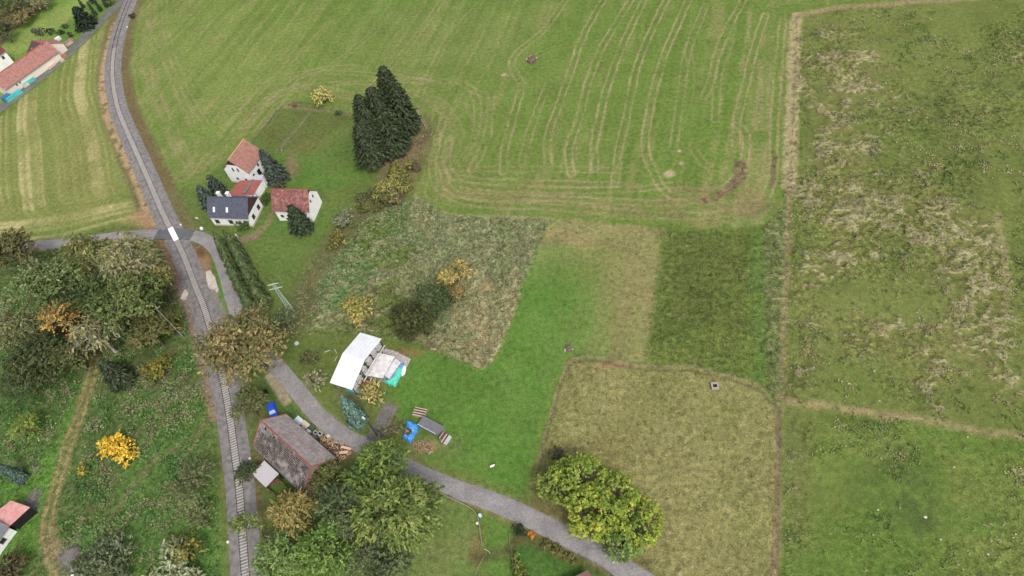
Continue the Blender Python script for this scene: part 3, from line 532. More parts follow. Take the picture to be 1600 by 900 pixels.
def tree(name, label, cat, px, py, wpx, h, pal, seed, leaf=.34, dens=1.0, nl=14, lr=.4, squash=(1, 1), bark=None, shell=.4, droop=0, hc=.62, tall=.42, group=None, k=KL, trunk=True, rv=None, rin=.5, spr=1.0, rad=.45):
    pal = [tuple(q*.86+f*.14 for q, f in zip(p, (92, 112, 46))) for p in pal]
    rng = np.random.default_rng(seed); zc = h*hc; x, y = G(px, py, zc); R = wpx/2*MPP(px, py, zc)*1.0; rz = h*tall
    t = thing(name, label, cat, (x, y, 0), group); c = np.array([x, y, zc]); lb = lobes_for(rng, R*.95, rz, nl, lr, squash, rin)
    if rv: lb = [(q*np.array([1, 1, 1]), r*rv) for q, r in lb]
    leaf *= .68; nleaf = int(min(44000, max(900, 4*PI*R*max(R, rz)*.9/leaf**2*1.2*dens)))
    V, F, cc = crown_leaves(rng, c, lb, nleaf, leaf, pal, shell, droop=droop, k=k, spr=spr, rad=rad); V[:, 2] = np.maximum(V[:, 2], .12); part(t, 'crown', V, F, cc, LEAF)
    m = MB(); r0 = .035*h*.6+.05; top = zc+rz*.4
    m.tube([(x+rng.normal()*.1*i, y+rng.normal()*.1*i, -.1+(top+.1)*i/5) for i in range(6)], [r0*1.4, r0, r0*.85, r0*.65, r0*.45, r0*.15], 7)
    for q, r in lb[1:]:
        e = c+q; z0 = zc-rz*.5+rng.random()*rz*.5; st_ = np.array([x, y, min(z0, e[2]-.1 if e[2] > .5 else z0)]); mid = (st_+e)/2+np.array([0, 0, .12*R]); ra = r0*.38
        m.tube([st_, mid, e, e+(e-mid)*(.5 if bark is BIRCH else .35)], [ra, ra*.7, ra*(.55 if bark is BIRCH else .4), ra*.12], 5)
    m.build('trunk', bark or BARK, t); return t
def shrub(name, label, px, py, wpx, h, pal, seed, leaf=.24, dens=1., nl=9, lr=.45, squash=(1, 1), group=None, k=1.12, droop=0, cat='shrub', shell=.4):
    rng = np.random.default_rng(seed); x, y = G(px, py, h*.5); R = wpx/2*MPP(px, py, h*.5)*1.02
    t = thing(name, label, cat, (x, y, 0), group); c = np.array([x, y, h*.5]); lb = lobes_for(rng, R*.95, h*.45, nl, lr, squash)
    leaf *= .82; n = int(min(18000, max(250, 4*PI*R*max(R, h*.5)*.8/leaf**2*1.1*dens))); V, F, cc = crown_leaves(rng, c, lb, n, leaf, pal, shell, k=k, droop=droop, spr=.6); V[:, 2] = np.maximum(V[:, 2], .05)
    part(t, 'foliage', V, F, cc, LEAF); m = MB()
    for q, r in lb: e = c+q; m.tube([(x+rng.normal()*.15, y+rng.normal()*.15, 0), (x+q[0]*.5, y+q[1]*.5, e[2]*.55), e], [.06, .045, .015], 5)
    m.build('stems', BARK, t); return t
def spruce_mesh(rng, h, R, pal, k=1.0, clear=.12, dens=1., taper=.75, droop=.28, q=.34):
    Ps = []; Ns = []; Us = []; z = h*clear
    while z < h*.985:
        f = (z-h*clear)/(h*(1-clear)); r = R*(1-f)**taper*rng.uniform(.85, 1.08)*min(1, .55+f*4)+.15; nb = max(4, int((8+6*(1-f))*dens)); a0 = rng.uniform(0, 6.28)
        for j in range(nb):
            a = a0+2*PI*j/nb+rng.normal()*.15; rl = r*rng.uniform(.72, 1.12); m = max(3, int(rl/q*2.4)); s = np.linspace(.18, 1, m)
            d = np.array([math.cos(a), math.sin(a)]); side = np.array([-d[1], d[0]]); wob = (rng.random(m)-.5)*rl*.34*(1.15-s)
            p = np.stack([d[0]*s*rl+side[0]*wob, d[1]*s*rl+side[1]*wob, z-droop*rl*s**1.3+.1*rl*s**4+rng.normal(size=m)*.06], 1)
            Ps.append(p); Ns.append(np.stack([d[0]*.55+rng.normal(size=m)*.4, d[1]*.55+rng.normal(size=m)*.4, np.full(m, .9)], 1)); Us.append(np.tile([d[0], d[1], -.45], (m, 1))+rng.normal(size=(m, 3))*.25)
        z += .30+.14*(1-f)
    P = np.concatenate(Ps); V, F = leaf_quads(P, np.concatenate(Ns), q*1.25, rng, fold=.3, aspect=1.7, up=np.concatenate(Us))
    return V, F, cols(pal, rng.integers(0, len(pal), len(P)), len(P), rng, .22, k)
SPR = [(46, 58, 36), (58, 70, 40), (38, 50, 34), (66, 72, 44)]
def conifer(name, label, bx, by, h, R, seed, pal=SPR, base=True, cat='conifer', group=None, **kw):
    rng = np.random.default_rng(seed); x, y = G(bx, by); t = thing(name, label, cat, (x, y, 0), group)
    V, F, cc = spruce_mesh(rng, h, R, pal, **kw); part(t, 'crown', V+np.array([x, y, 0]), F, cc, NEEDLE)
    m = MB(); m.tube([(x, y, -.1), (x, y, h*.5), (x, y, h*.98)], [.018*h+.03, .011*h+.02, .01], 7); m.build('trunk', SPRB, t); return t
def column(name, label, bx, by, h, R, seed, pal, group=None, cat='conifer', k=1.0, q=.26, cone=.55):
    """dense clipped-looking column or cone (thuja, cypress)"""
    rng = np.random.default_rng(seed); x, y = G(bx, by); t = thing(name, label, cat, (x, y, 0), group)
    n = int(2*PI*R*h*.75/q**2*1.9); f = rng.random(n)**1.15; a = rng.uniform(0, 2*PI, n); r = R*np.clip(1-f, 0, 1)**cone*np.minimum(1, .7+f*3)*(.72+.33*rng.random(n))*(1+.14*np.sin(a*5+f*9)+.1*np.sin(a*3-f*17))
    P = np.stack([x+np.cos(a)*r, y+np.sin(a)*r, .1+f*h*.97], 1); Nn = np.stack([np.cos(a), np.sin(a), np.full(n, .45)], 1)+rng.normal(size=(n, 3))*.3
    up = np.stack([np.cos(a)*.3, np.sin(a)*.3, np.ones(n)], 1); V, F = leaf_quads(P, Nn, q, rng, aspect=2.2, up=up); part(t, 'crown', V, F, cols(pal, rng.integers(0, len(pal), n), n, rng, .22, k), NEEDLE)
    m = MB(); m.tube([(x, y, -.1), (x, y, h*.5), (x, y, h*.93)], [.1+.01*h, .07, .02], 6); m.build('trunk', BARK, t); return t

# ------------------------------------------------------------------ the tree list
OLIVE = [(100, 110, 62), (86, 100, 54), (120, 122, 72), (74, 90, 50)]; GREEN = [(92, 112, 62), (76, 104, 52), (112, 130, 72), (64, 90, 46)]
BROWN = [(138, 118, 80), (118, 106, 70), (152, 130, 88), (110, 106, 66), (126, 108, 76), (102, 100, 62)]; YEL = [(146, 144, 78), (126, 130, 68), (158, 152, 84), (108, 114, 60)]
GOLD = [(240, 200, 52), (224, 184, 44), (248, 214, 80), (200, 168, 48)]; ORAN = [(206, 152, 74), (186, 134, 62), (168, 138, 72), (122, 112, 60)]
PALE = [(150, 142, 110), (128, 124, 88), (166, 156, 124), (112, 112, 74)]; DARK = [(60, 72, 44), (72, 82, 50), (50, 62, 40), (84, 88, 56)]
LIME = [(134, 148, 54), (118, 136, 48), (146, 158, 60), (100, 122, 44)]; FRESH = [(112, 136, 62), (94, 120, 52), (126, 148, 76), (80, 106, 46)]; GRAYG = [(98, 106, 76), (84, 96, 66), (112, 118, 86), (70, 84, 54)]
# spruce clump
for i, (bx, by, h, R, lb) in enumerate([(588, 262, 17, 3.0, 'front left tall spruce of the dark clump, bare lower trunk showing'), (597, 258, 18, 3.0, 'front right tall spruce of the dark clump, bare trunk beside its neighbour'),
        (622, 238, 19, 3.6, 'right-hand tall spruce of the dark clump above the bare slope'), (612, 222, 21, 3.8, 'middle tall spruce in the heart of the dark clump'), (590, 225, 19, 3.6, 'left-hand tall spruce of the dark clump facing the garden'),
        (640, 205, 19, 3.4, 'rearmost right spruce of the dark clump beside the field edge'), (628, 190, 21, 3.6, 'rearmost tallest spruce of the dark clump, its tip highest'), (602, 244, 18, 3.2, 'short-topped spruce between the two front trunks of the dark clump')]):
    conifer('spruce_tree', lb, bx-3, by, h*.9, R*1.42, 100+i, cat='spruce', group='tall spruces in the field clump', clear=.2 if by > 240 else .1, taper=.47, droop=.42, dens=1.25, pal=[(46, 58, 34), (56, 68, 38), (38, 48, 30), (66, 74, 44)])
conifer('spruce_tree', 'blue-grey spruce close against the salmon-roofed house', 436, 282, 9.5, 3.3, 120, pal=[(60, 72, 60), (48, 60, 50), (78, 88, 76)], cat='spruce', clear=.04, taper=.6)
conifer('spruce_tree', 'smaller blue-grey spruce tip leaning beside the salmon roof eave', 423, 262, 7, 2.3, 121, pal=[(60, 72, 60), (48, 60, 50), (78, 88, 76)], cat='spruce', clear=.04, taper=.6)
conifer('spruce_tree', 'blue-grey spruce behind the charcoal-roofed house, nearer the road', 330, 321, 7.5, 2.7, 122, pal=[(62, 76, 66), (48, 60, 50), (84, 96, 86)], cat='spruce', clear=.04, taper=.6)
conifer('spruce_tree', 'dark spruce behind the charcoal-roofed house, nearest its back corner', 347, 306, 8, 2.6, 123, pal=[(50, 64, 50), (42, 54, 42), (70, 84, 68)], cat='spruce', clear=.04, taper=.6)
conifer('spruce_tree', 'broad dark spruce standing in front of the red-roofed white barn', 474, 360, 9.5, 3.3, 124, pal=[(48, 62, 38), (40, 52, 34), (62, 76, 46)], cat='spruce', clear=.03, taper=.62)
conifer('spruce_tree', 'dark spruce on the edge of the wood above the grass track', 196, 597, 9.5, 3.4, 125, cat='spruce', clear=.05, taper=.65)
conifer('spruce_tree', 'black-green conifer beside the farm lane in the far left garden', 138, 42, 8.5, 4.2, 126, pal=[(34, 46, 34), (42, 54, 38)], cat='conifer', clear=.03, taper=.5)
for i, (x_, y_, h, lb) in enumerate([(150, 24, 5.5, 'left slim dark cypress in the row by the farm lane'), (158, 17, 5.5, 'middle slim dark cypress in the row by the farm lane'), (168, 11, 6, 'right slim dark cypress in the row by the farm lane'), (131, 12, 3.5, 'small dark cypress behind the black-green conifer')]):
    column('cypress_tree', lb, x_, y_, h, .8, 130+i, [(36, 52, 34), (46, 62, 38)], group='slim cypresses by the farm lane', cat='cypress', q=.35)
column('blue_conifer', 'pale blue-green conifer by the road below the white-roofed shed', 562, 660, 12.0, 2.2, 135, [(92, 124, 112), (74, 104, 92), (112, 140, 126), (60, 84, 70)], cat='conifer', k=1.05, cone=.7)
column('blue_conifer', 'dark grey-green conifer tip at the far left beside the mown bank', 36, 748, 7.5, 1.7, 136, [(72, 96, 82), (56, 76, 64), (90, 112, 96)], cat='conifer', cone=.6)
ORD = ['first', 'second', 'third', 'fourth', 'fifth', 'sixth', 'seventh', 'eighth', 'ninth', 'tenth', 'eleventh', 'twelfth']
for r_, (A0, A1, n, nm) in enumerate([((354, 392), (396, 482), 9, 'road-side'), ((371, 392), (415, 476), 9, 'meadow-side')]):
    for i in range(n):
        f = i/(n-1); rr = random.Random(r_*50+i)
        column('hedge_conifer', f'{ORD[i]} dark conifer from the gate end in the {nm} row of the tall hedge', A0[0]+(A1[0]-A0[0])*f+rr.uniform(-1, 1), A0[1]+(A1[1]-A0[1])*f+rr.uniform(-1, 1), rr.uniform(6.6, 8.6), rr.uniform(1.75, 2.2), 140+r_*20+i,
               [(76, 98, 56), (64, 84, 48), (90, 108, 64), (98, 108, 66)] if (i+r_) % 3 else [(104, 112, 68), (88, 98, 58), (72, 88, 50)], group='dark conifers of the tall hedge', cat='conifer', cone=.72, q=.3)
# big trees
tree('linden_tree', 'huge brown autumn tree spreading over the railway and the road', 'tree', 385, 537, 160, 16, BROWN, 201, leaf=.42, nl=54, lr=.25, tall=.42, dens=1.15, squash=(1, .9), rad=.15, rin=.3)
tree('plum_tree', 'dull olive bushy tree between the railway and the blue car', 'tree', 388, 634, 58, 8, [(98, 98, 62), (82, 86, 52), (112, 108, 74)], 202, leaf=.3)
tree('willow_tree', 'grey-green feathery bush beside the foot of the lattice pylon', 'bush', 442, 506, 50, 6, GRAYG, 203, leaf=.3, dens=.7)
tree('maple_tree', 'brown-olive tree at the left edge beside the road', 'tree', 18, 396, 84, 14, [(104, 92, 60), (92, 88, 56), (118, 104, 66), (78, 78, 50)], 204, leaf=.42, nl=16)
tree('maple_tree', 'fresh green rounded tree at the left of the wood', 'tree', 72, 448, 112, 15, [(112, 124, 80), (98, 112, 66), (84, 98, 54), (130, 138, 94)], 205, leaf=.42, nl=22, lr=.36)
tree('birch_tree', 'yellowing birch beside the road where the wood begins', 'tree', 140, 402, 84, 13, [(148, 134, 78), (122, 118, 68), (104, 106, 62)], 206, leaf=.36, dens=.75, bark=BIRCH, droop=.7)
tree('birch_tree', 'pale feathery tall birch next to the railway side of the wood', 'tree', 205, 412, 100, 19, PALE, 207, leaf=.36, dens=.6, bark=BIRCH, droop=.8, nl=20, lr=.34)
tree('oak_tree', 'large olive tree filling the middle of the wood', 'tree', 205, 478, 120, 16, OLIVE, 208, leaf=.42, nl=24, lr=.34)
tree('oak_tree', 'yellow-brown tree at the railway edge of the wood', 'tree', 247, 446, 62, 11, [(142, 128, 70), (120, 112, 62), (104, 104, 58)], 209, leaf=.36)
tree('maple_tree', 'orange autumn tree glowing in the wood', 'tree', 104, 503, 60, 13, [(200, 150, 80), (176, 134, 72), (160, 132, 78), (120, 110, 66)], 210, leaf=.36, nl=12)
tree('birch_tree', 'nearly bare birch with white limbs beside the orange tree', 'tree', 150, 522, 84, 13, PALE, 211, leaf=.34, dens=.38, bark=BIRCH, droop=.8, nl=22, lr=.3)
tree('birch_tree', 'sparse pale birch at the left edge of the picture', 'tree', 26, 520, 92, 13, [(112, 112, 74), (128, 122, 84), (96, 100, 64)], 212, leaf=.36, dens=.55, bark=BIRCH, droop=.7, nl=18)
tree('alder_tree', 'dark green tree low in the wood at the left edge', 'tree', 52, 578, 110, 9, DARK, 213, leaf=.38, nl=18)
tree('alder_tree', 'dark olive tree between the birches in the lower wood', 'tree', 112, 560, 70, 9, [(84, 88, 54), (70, 76, 46), (96, 96, 60)], 214, leaf=.36)
tree('alder_tree', 'olive understorey tree behind the leaning railway pole', 'tree', 236, 520, 76, 9, [(94, 94, 56), (80, 84, 50), (112, 104, 62)], 215, leaf=.36)
tree('alder_tree', 'dark green tree in the shaded centre of the wood', 'tree', 160, 462, 90, 13, [(66, 80, 46), (80, 92, 54), (56, 68, 40)], 216, leaf=.4)
tree('hazel_tree', 'yellow-olive bushy tree at the right foot of the wood', 'tree', 264, 502, 44, 5.5, [(132, 118, 56), (112, 108, 52), (96, 98, 52)], 217, leaf=.3)
shrub('hazel_shrub', 'olive-yellow rounded shrub on the bramble slope below the wood', 252, 577, 52, 4.2, [(138, 130, 52), (116, 114, 48), (96, 100, 48)], 218)
shrub('golden_shrub', 'bright golden shrub on the bramble slope, left of the pair', 178, 694, 56, 3.6, GOLD, 219, leaf=.22, k=1.05, squash=(1, .7), group='golden shrubs on the bramble slope')
shrub('golden_shrub', 'bright golden shrub on the bramble slope, right of the pair', 200, 711, 36, 3.2, GOLD, 220, leaf=.22, k=1.05, group='golden shrubs on the bramble slope')
shrub('yellow_bush', 'small yellow-green bush below the golden pair', 130, 733, 22, 2, [(190, 160, 50), (120, 130, 60), (96, 110, 54)], 221)
tree('apple_tree', 'lone yellow-green young tree at the left beyond the grass track', 'tree', 47, 669, 50, 5, [(150, 156, 70), (128, 142, 62), (104, 122, 56)], 222, leaf=.28, dens=.7)
tree('apple_tree', 'sparse grey-olive tree leaning on the bank beside the railway', 'tree', 303, 752, 84, 6.5, [(96, 100, 68), (84, 90, 60), (112, 110, 80)], 223, leaf=.28, dens=.45)
tree('apple_tree', 'thin grey bush just below the sparse leaning tree', 'bush', 318, 805, 44, 3.5, [(100, 108, 66), (90, 96, 62), (120, 124, 80)], 224, leaf=.26, dens=.4)
shrub('hazel_shrub', 'olive-yellow shrub near the bottom edge beside the green bank', 287, 860, 62, 4.5, [(146, 136, 60), (96, 102, 50), (116, 114, 54), (74, 84, 44)], 225)
shrub('willow_shrub', 'pale silvery willow at the bottom edge', 268, 897, 96, 4.5, [(168, 174, 134), (146, 154, 112), (128, 138, 96)], 226, leaf=.26, droop=.5)
shrub('willow_shrub', 'grey-green bush at the bottom edge behind the gravel heap', 165, 882, 110, 4.0, [(108, 118, 84), (92, 104, 70), (122, 128, 96)], 227, leaf=.26, nl=16, lr=.35)
shrub('elder_shrub', 'brown-olive bush in the bottom left corner', 12, 893, 60, 5, [(92, 84, 58), (78, 74, 50), (104, 94, 62)], 228, leaf=.28)
# trees below the old barn
tree('cherry_tree', 'ochre feathery tree just below the lean-to of the old barn', 'tree', 457, 806, 84, 9.5, [(146, 126, 74), (124, 114, 64), (110, 108, 58), (160, 138, 84)], 230, leaf=.28, nl=20, lr=.36, dens=.9, droop=.4)
tree('hornbeam_tree', 'dark olive bushy tree touching the gable of the old barn', 'tree', 516, 754, 62, 6, [(96, 102, 58), (80, 88, 48), (112, 108, 58)], 231, leaf=.3)
tree('pine_tree', 'small yellow-green tree leaning over the rails', 'tree', 390, 820, 50, 9, [(132, 142, 74), (108, 122, 62), (92, 104, 54)], 232, leaf=.28, dens=.7, squash=(1.2, .6), hc=.8, tall=.2)
tree('walnut_tree', 'broad yellow-green tree with drooping boughs below the road', 'tree', 622, 798, 150, 14, [(118, 130, 66), (100, 116, 56), (84, 100, 48), (130, 138, 72)], 233, leaf=.36, nl=44, lr=.25, droop=.5, rad=.8, dens=1.2)
tree('walnut_tree', 'yellow-green tree overhanging the edge of the road', 'tree', 592, 738, 104, 12, [(112, 132, 62), (96, 118, 52), (128, 142, 70), (80, 102, 46)], 234, leaf=.32, nl=26, lr=.3, droop=.3)
tree('ash_tree', 'grey-green tree in the middle of the group below the barn', 'tree', 535, 796, 90, 10, GRAYG, 235, leaf=.32, nl=18)
tree('ash_tree', 'fresh green tree at the bottom edge of the group below the barn', 'tree', 515, 862, 104, 10.5, FRESH, 236, leaf=.32, nl=24, lr=.3)
tree('ash_tree', 'pale green tree at the bottom edge nearest the railway', 'tree', 438, 878, 80, 9, [(128, 148, 88), (108, 132, 70), (90, 112, 58)], 237, leaf=.3, nl=18, droop=.3)
tree('alder_tree', 'dull grey-green tree at the bottom edge behind the broad tree', 'tree', 592, 872, 96, 10, [(86, 96, 66), (98, 106, 76), (72, 82, 54)], 238, leaf=.32, nl=18)
tree('alder_tree', 'dark green tree filling the gap beside the ochre tree', 'tree', 470, 850, 60, 7, DARK, 239, leaf=.32)
tree('pine_tree', 'dark low conifer-like bush between the lean-to and the rails', 'bush', 388, 737, 36, 3.5, DARK, 240, leaf=.28)
# lime-green row right of road
for i, (a, b_, w_, h, lb) in enumerate([(866, 752, 72, 8, 'darker olive-lime tree at the field corner end of the leafy row'), (902, 752, 104, 11, 'knobbly lime-green tree second in the leafy row, at its tall middle'), (924, 798, 100, 9.5, 'knobbly yellow-lime tree in the leafy row nearest the road'),
        (956, 782, 100, 10, 'knobbly lime tree in the leafy row on the pasture side'), (990, 812, 92, 9.5, 'yellow-topped lime tree at the lower end of the leafy row'), (970, 840, 76, 7.5, 'greener knobbly tree at the lower road end of the leafy row')]):
    tree('lime_leafed_tree', lb, 'tree', a+3, b_+2, w_*.93, h*.8, [LIME, LIME, [(150, 158, 52), (130, 144, 46), (162, 166, 60)], LIME, [(158, 164, 52), (136, 150, 48), (112, 132, 46)], FRESH][i] if i else [(118, 134, 60), (98, 118, 50), (140, 150, 66)], 250+i, leaf=.27, nl=105, lr=.145, shell=.16, dens=1.25, rin=.86, spr=.35, k=1.4, tall=.5, hc=.5, group='lime-green trees in the leafy row by the road')
shrub('dead_shrub', 'dark bare-twigged bush at the field corner of the leafy row', 868, 713, 30, 2.5, [(88, 86, 66), (74, 74, 56)], 258, dens=.6)
# shrubs in the middle
shrub('yellow_shrub', 'yellow rounded shrub standing alone above the white-roofed shed', 560, 480, 60, 5.5, [(172, 158, 84), (148, 144, 72), (122, 126, 62), (182, 166, 92)], 260, nl=16, lr=.36)
shrub('yellow_shrub', 'upper golden-brown half of the tall shrub in the rough grass', 709, 428, 54, 6.5, [(180, 160, 92), (160, 148, 82), (136, 130, 72)], 261, group='golden-brown shrubs in the rough grass')
shrub('yellow_shrub', 'lower ochre shrub with bare twigs behind the round dark bush', 706, 460, 40, 4.5, [(160, 140, 80), (142, 126, 72), (120, 108, 68)], 262, group='golden-brown shrubs in the rough grass')
tree('oak_tree', 'round dark olive bush-like tree near the white-roofed shed', 'tree', 644, 498, 74, 8, [(74, 76, 42), (62, 66, 38), (92, 90, 52)], 263, leaf=.34, nl=34, lr=.28, dens=2.2, k=1.0, spr=.7)
tree('willow_tree', 'grey-green tree just behind the round dark olive tree', 'tree', 676, 472, 60, 7.5, [(78, 92, 58), (64, 78, 48), (94, 104, 70)], 264, leaf=.34, dens=1.8, k=1.05)
for i, (a, b_, w_, h, pl, lb) in enumerate([(624, 266, 30, 4, [(136, 130, 66), (112, 112, 58)], 'ochre shrub nearest the spruces on the rough bank'), (627, 285, 36, 3.5, YEL, 'yellow-green shrub second from the spruces on the rough bank'), (607, 300, 40, 3.5, YEL, 'pale yellow shrub in the middle of the rough bank'),
        (598, 316, 26, 3, [(88, 92, 48), (104, 104, 54)], 'dark olive shrub at the lower end of the bank thicket'), (618, 312, 28, 2.6, [(122, 110, 80), (104, 96, 68)], 'brown shrub at the lower right of the bank thicket'), (565, 326, 16, 2.2, [(110, 112, 50), (88, 96, 44)], 'little olive bush alone on the garden side of the bank'),
        (540, 345, 34, 3.2, [(128, 134, 104), (108, 116, 84)], 'grey-green feathery shrub on the bank opposite the barn'), (525, 376, 26, 3.2, [(140, 128, 64), (112, 108, 56)], 'ochre-tipped shrub on the bank opposite the barn'), (570, 305, 22, 2.0, [(100, 104, 66), (86, 94, 58)], 'low grey bush at the head of the bank'),
        (645, 262, 20, 2.2, [(112, 100, 72), (96, 92, 62)], 'low brown bush at the field edge below the spruces')]):
    shrub('bank_shrub', lb, a, b_, w_*1.25, h*1.1, pl, 270+i, leaf=.26, group='shrubs on the rough bank')
shrub('autumn_shrub', 'pale yellow half-bare tree behind the garden at the field corner', 504, 151, 38, 4.2, [(178, 172, 96), (152, 152, 82), (196, 184, 112)], 281, leaf=.3, cat='small tree')
shrub('autumn_shrub', 'small reddish bush on the garden corner', 462, 163, 10, 1.8, [(150, 104, 84), (122, 96, 72)], 282, leaf=.26)
shrub('autumn_shrub', 'small dark green bush on the garden boundary left of the spruces', 529, 175, 9, 1.8, [(60, 90, 60), (70, 98, 60)], 283, leaf=.26)
shrub('house_bush', 'green bush at the front corner of the charcoal-roofed house', 378, 352, 22, 2.6, [(84, 108, 52), (70, 94, 46)], 284)
shrub('house_bush', 'low dark bush between the charcoal-roofed house and the barn', 417, 312, 20, 2.4, [(66, 88, 44), (78, 96, 52)], 285)
shrub('house_bush', 'grey-brown bush at the foot of the salmon-roofed house', 434, 290, 22, 2.0, [(96, 92, 76), (84, 88, 64)], 286)
shrub('house_bush', 'pale grey-green bush by the road left of the white-roofed shed', 492, 594, 34, 3.2, [(146, 144, 112), (124, 126, 92), (166, 160, 130)], 287)
shrub('house_bush', 'white-tufted bush at the foot of the blue-green conifer', 548, 648, 24, 3.4, [(170, 166, 136), (104, 112, 74), (128, 130, 92)], 288)
shrub('grass_clump', 'tall straw-coloured grass clump in front of the white-roofed shed', 583, 617, 44, 2.2, [(186, 172, 104), (162, 152, 92), (140, 138, 80)], 289, leaf=.2, droop=-.8, dens=.7, cat='tall grass')
shrub('dead_shrub', 'twiggy grey bush left of the blue tarpaulin', 610, 668, 40, 2.6, [(122, 116, 84), (106, 106, 70)], 290, dens=.6)
shrub('dead_shrub', 'brown low scrub along the track opposite the conifer', 485, 560, 34, 1.8, [(110, 104, 70), (92, 96, 60)], 291, dens=.7)
shrub('box_bush', 'round dark clipped bush at the road edge by the garden', 812, 829, 20, 1.9, [(38, 58, 34), (46, 66, 38)], 292, leaf=.16, dens=1.3, lr=.6)
shrub('orange_shrub', 'small orange shrub beside the dark clipped bush', 832, 838, 13, 1.4, [(226, 150, 50), (206, 132, 44)], 293, leaf=.16)
for i, (a, b_, w_, lb) in enumerate([(806, 870, 13, 'small yellow-green bush at the upper end of the garden path'), (807, 886, 17, 'yellow-green bush below the upper one on the garden path'), (814, 899, 24, 'yellow-green bush at the bottom edge on the garden path'), (852, 852, 18, 'first ochre-green bush of the roadside garden row'), (866, 858, 18, 'second ochre-green bush of the roadside garden row'), (880, 865, 16, 'third ochre-green bush of the roadside garden row'), (893, 873, 14, 'brownish last bush of the roadside garden row')]):
    shrub('garden_bush', lb, a, b_, w_, 1.4, [(142, 144, 66), (120, 126, 58), (104, 108, 54)] if i < 3 else [(118, 112, 60), (100, 102, 52), (134, 122, 66)], 300+i, leaf=.17, group='small bushes in the roadside garden')
for i, (a, b_, w_, h, pl, lb) in enumerate([(77, 49, 14, 3, DARK, 'round dark bush behind the end of the long farmhouse'), (60, 51, 18, 2.6, [(84, 96, 78), (70, 82, 64)], 'grey-green bush behind the long farmhouse'), (96, 50, 8, 1.4, DARK, 'small dark bush at the garden bed by the farm lane'), (122, 48, 9, 1.6, DARK, 'small dark bush left of the black-green conifer'), (146, 27, 9, 2, DARK, 'small round bush right of the black-green conifer'), (101, 42, 12, 1.2, GRAYG, 'low grey garden bed plant in the far left garden'), (170, 3, 20, 3, OLIVE, 'olive bush where the farm lane meets the railway'), (145, 2, 14, 1.6, DARK, 'low dark hedge bush at the top edge of the far garden'), (207, 25, 7, 2, DARK, 'small dark bush at the foot of the railway bank near the top'),
        (68, 66, 9, 1.5, DARK, 'little bush near the gable end of the long farmhouse'), (108, 56, 8, 1.4, DARK, 'little bush beside the farm lane verge')]):
    shrub('far_garden_bush', lb, a, b_, w_, h, pl, 310+i, leaf=.36, group='bushes in the far left garden')
for i, (a, b_, w_, h, pl, lb) in enumerate([(8, 52, 34, 6, DARK, 'dark tree at the left edge of the far top left thicket'), (36, 28, 40, 5, BROWN, 'brown tree in the middle of the far top left thicket'), (8, 10, 40, 6, OLIVE, 'olive tree in the corner of the far top left thicket'), (62, 4, 36, 5, PALE, 'pale brown tree at the top edge of the far top left thicket'), (46, 14, 24, 4, DARK, 'small dark tree deep in the far top left thicket'), (-14, 34, 40, 7, OLIVE, 'olive tree behind the dark edge tree of the far thicket'), (24, 6, 30, 5, [(112, 104, 76), (96, 92, 64)], 'grey-brown tree near the top of the far thicket')]):
    tree('thicket_tree', lb, 'tree', a, b_, w_, h, pl, 330+i, leaf=.45, dens=.8, group='trees of the far top left thicket')

# ------------------------------------------------------------------ ground cover: grass tussocks, weeds, brambles
def tufts(name, n_try, weight, blade, h, colf, seed, lean=(-.7, .1), mat_=GRASSM, box=(-236, 134, 20, 272)):
    rng = np.random.default_rng(seed); x = rng.uniform(box[0], box[1], n_try); y = rng.uniform(box[2], box[3], n_try); i = near_idx(x, y); w_ = weight(i, x, y); keep = rng.random(n_try) < w_; x, y, i = x[keep], y[keep], i[keep]
    n = len(x); k = 5; gl = vn(x, y, 6, 91)*2*PI*.35
    X5 = np.repeat(x, k)+rng.normal(size=n*k)*.16; Y5 = np.repeat(y, k)+rng.normal(size=n*k)*.16; hh = h*(.55+.9*np.repeat(rng.random(n), k))*(.7+.6*rng.random(n*k))
    a = rng.uniform(0, 2*PI, n*k); lx = lean[0]*np.cos(np.repeat(gl, k))-lean[1]*np.sin(np.repeat(gl, k))+np.cos(a)*.55; ly = lean[0]*np.sin(np.repeat(gl, k))+lean[1]+np.sin(a)*.55
    z0 = DZ[np.repeat(i, k)]-.03; b_ = np.stack([X5, Y5, z0], 1); s = np.stack([-ly, lx, np.zeros(n*k)], 1); s /= np.linalg.norm(s, axis=1)[:, None]+1e-6; wd = (blade*(.6+.8*rng.random(n*k)))[:, None]
    mid = b_+np.stack([lx*hh*.4, ly*hh*.4, hh*.75], 1); tip = b_+np.stack([lx*hh*1.15, ly*hh*1.15, hh*.62], 1)
    V = np.stack([b_, mid+s*wd*.6, tip, mid-s*wd*.6], 1).reshape(-1, 3); c = np.repeat(colf(i, x, y, rng), k, 0)*(1+rng.normal(size=(n*k, 1))*.14); me = fast_mesh(name, V, np.arange(4*n*k).reshape(-1, 4), np.repeat(np.clip(c, .01, 1), 4, 0), [mat_]); return link(name, me)
def straw_col(i, x, y, rng):
    n = len(x); p = rng.random(n)[:, None]; st = lin((196, 184, 144), .85)+(lin((166, 154, 108), .85)-lin((196, 184, 144), .85))*p; gr = C[i]*1.15; g = (rng.random(n) > .25+STRAW[i]*.75)[:, None]; return np.where(g, gr, st)
o = tufts('tall_dry_grass', 520000, lambda i, x, y: np.clip(STRAW[i]*1.3-.12, 0, 1)*sm(TUS(x, y), .42, .58)*.75, .10, .40, straw_col, 5); tag(o, None, None, kind='stuff'); tag(o, 'dry tussock grass leaning over in the rough pastures', 'grass')
P_LOW = W2([(-60, 400), (262, 376), (285, 440), (308, 520), (333, 640), (342, 760), (354, 1000), (-60, 1000)]); P_TR = W2(TR); P_MB = W2([(-60, 800), (90, 700), (110, 640), (128, 600), (112, 700), (84, 800), (60, 870), (30, 940), (-60, 940)])
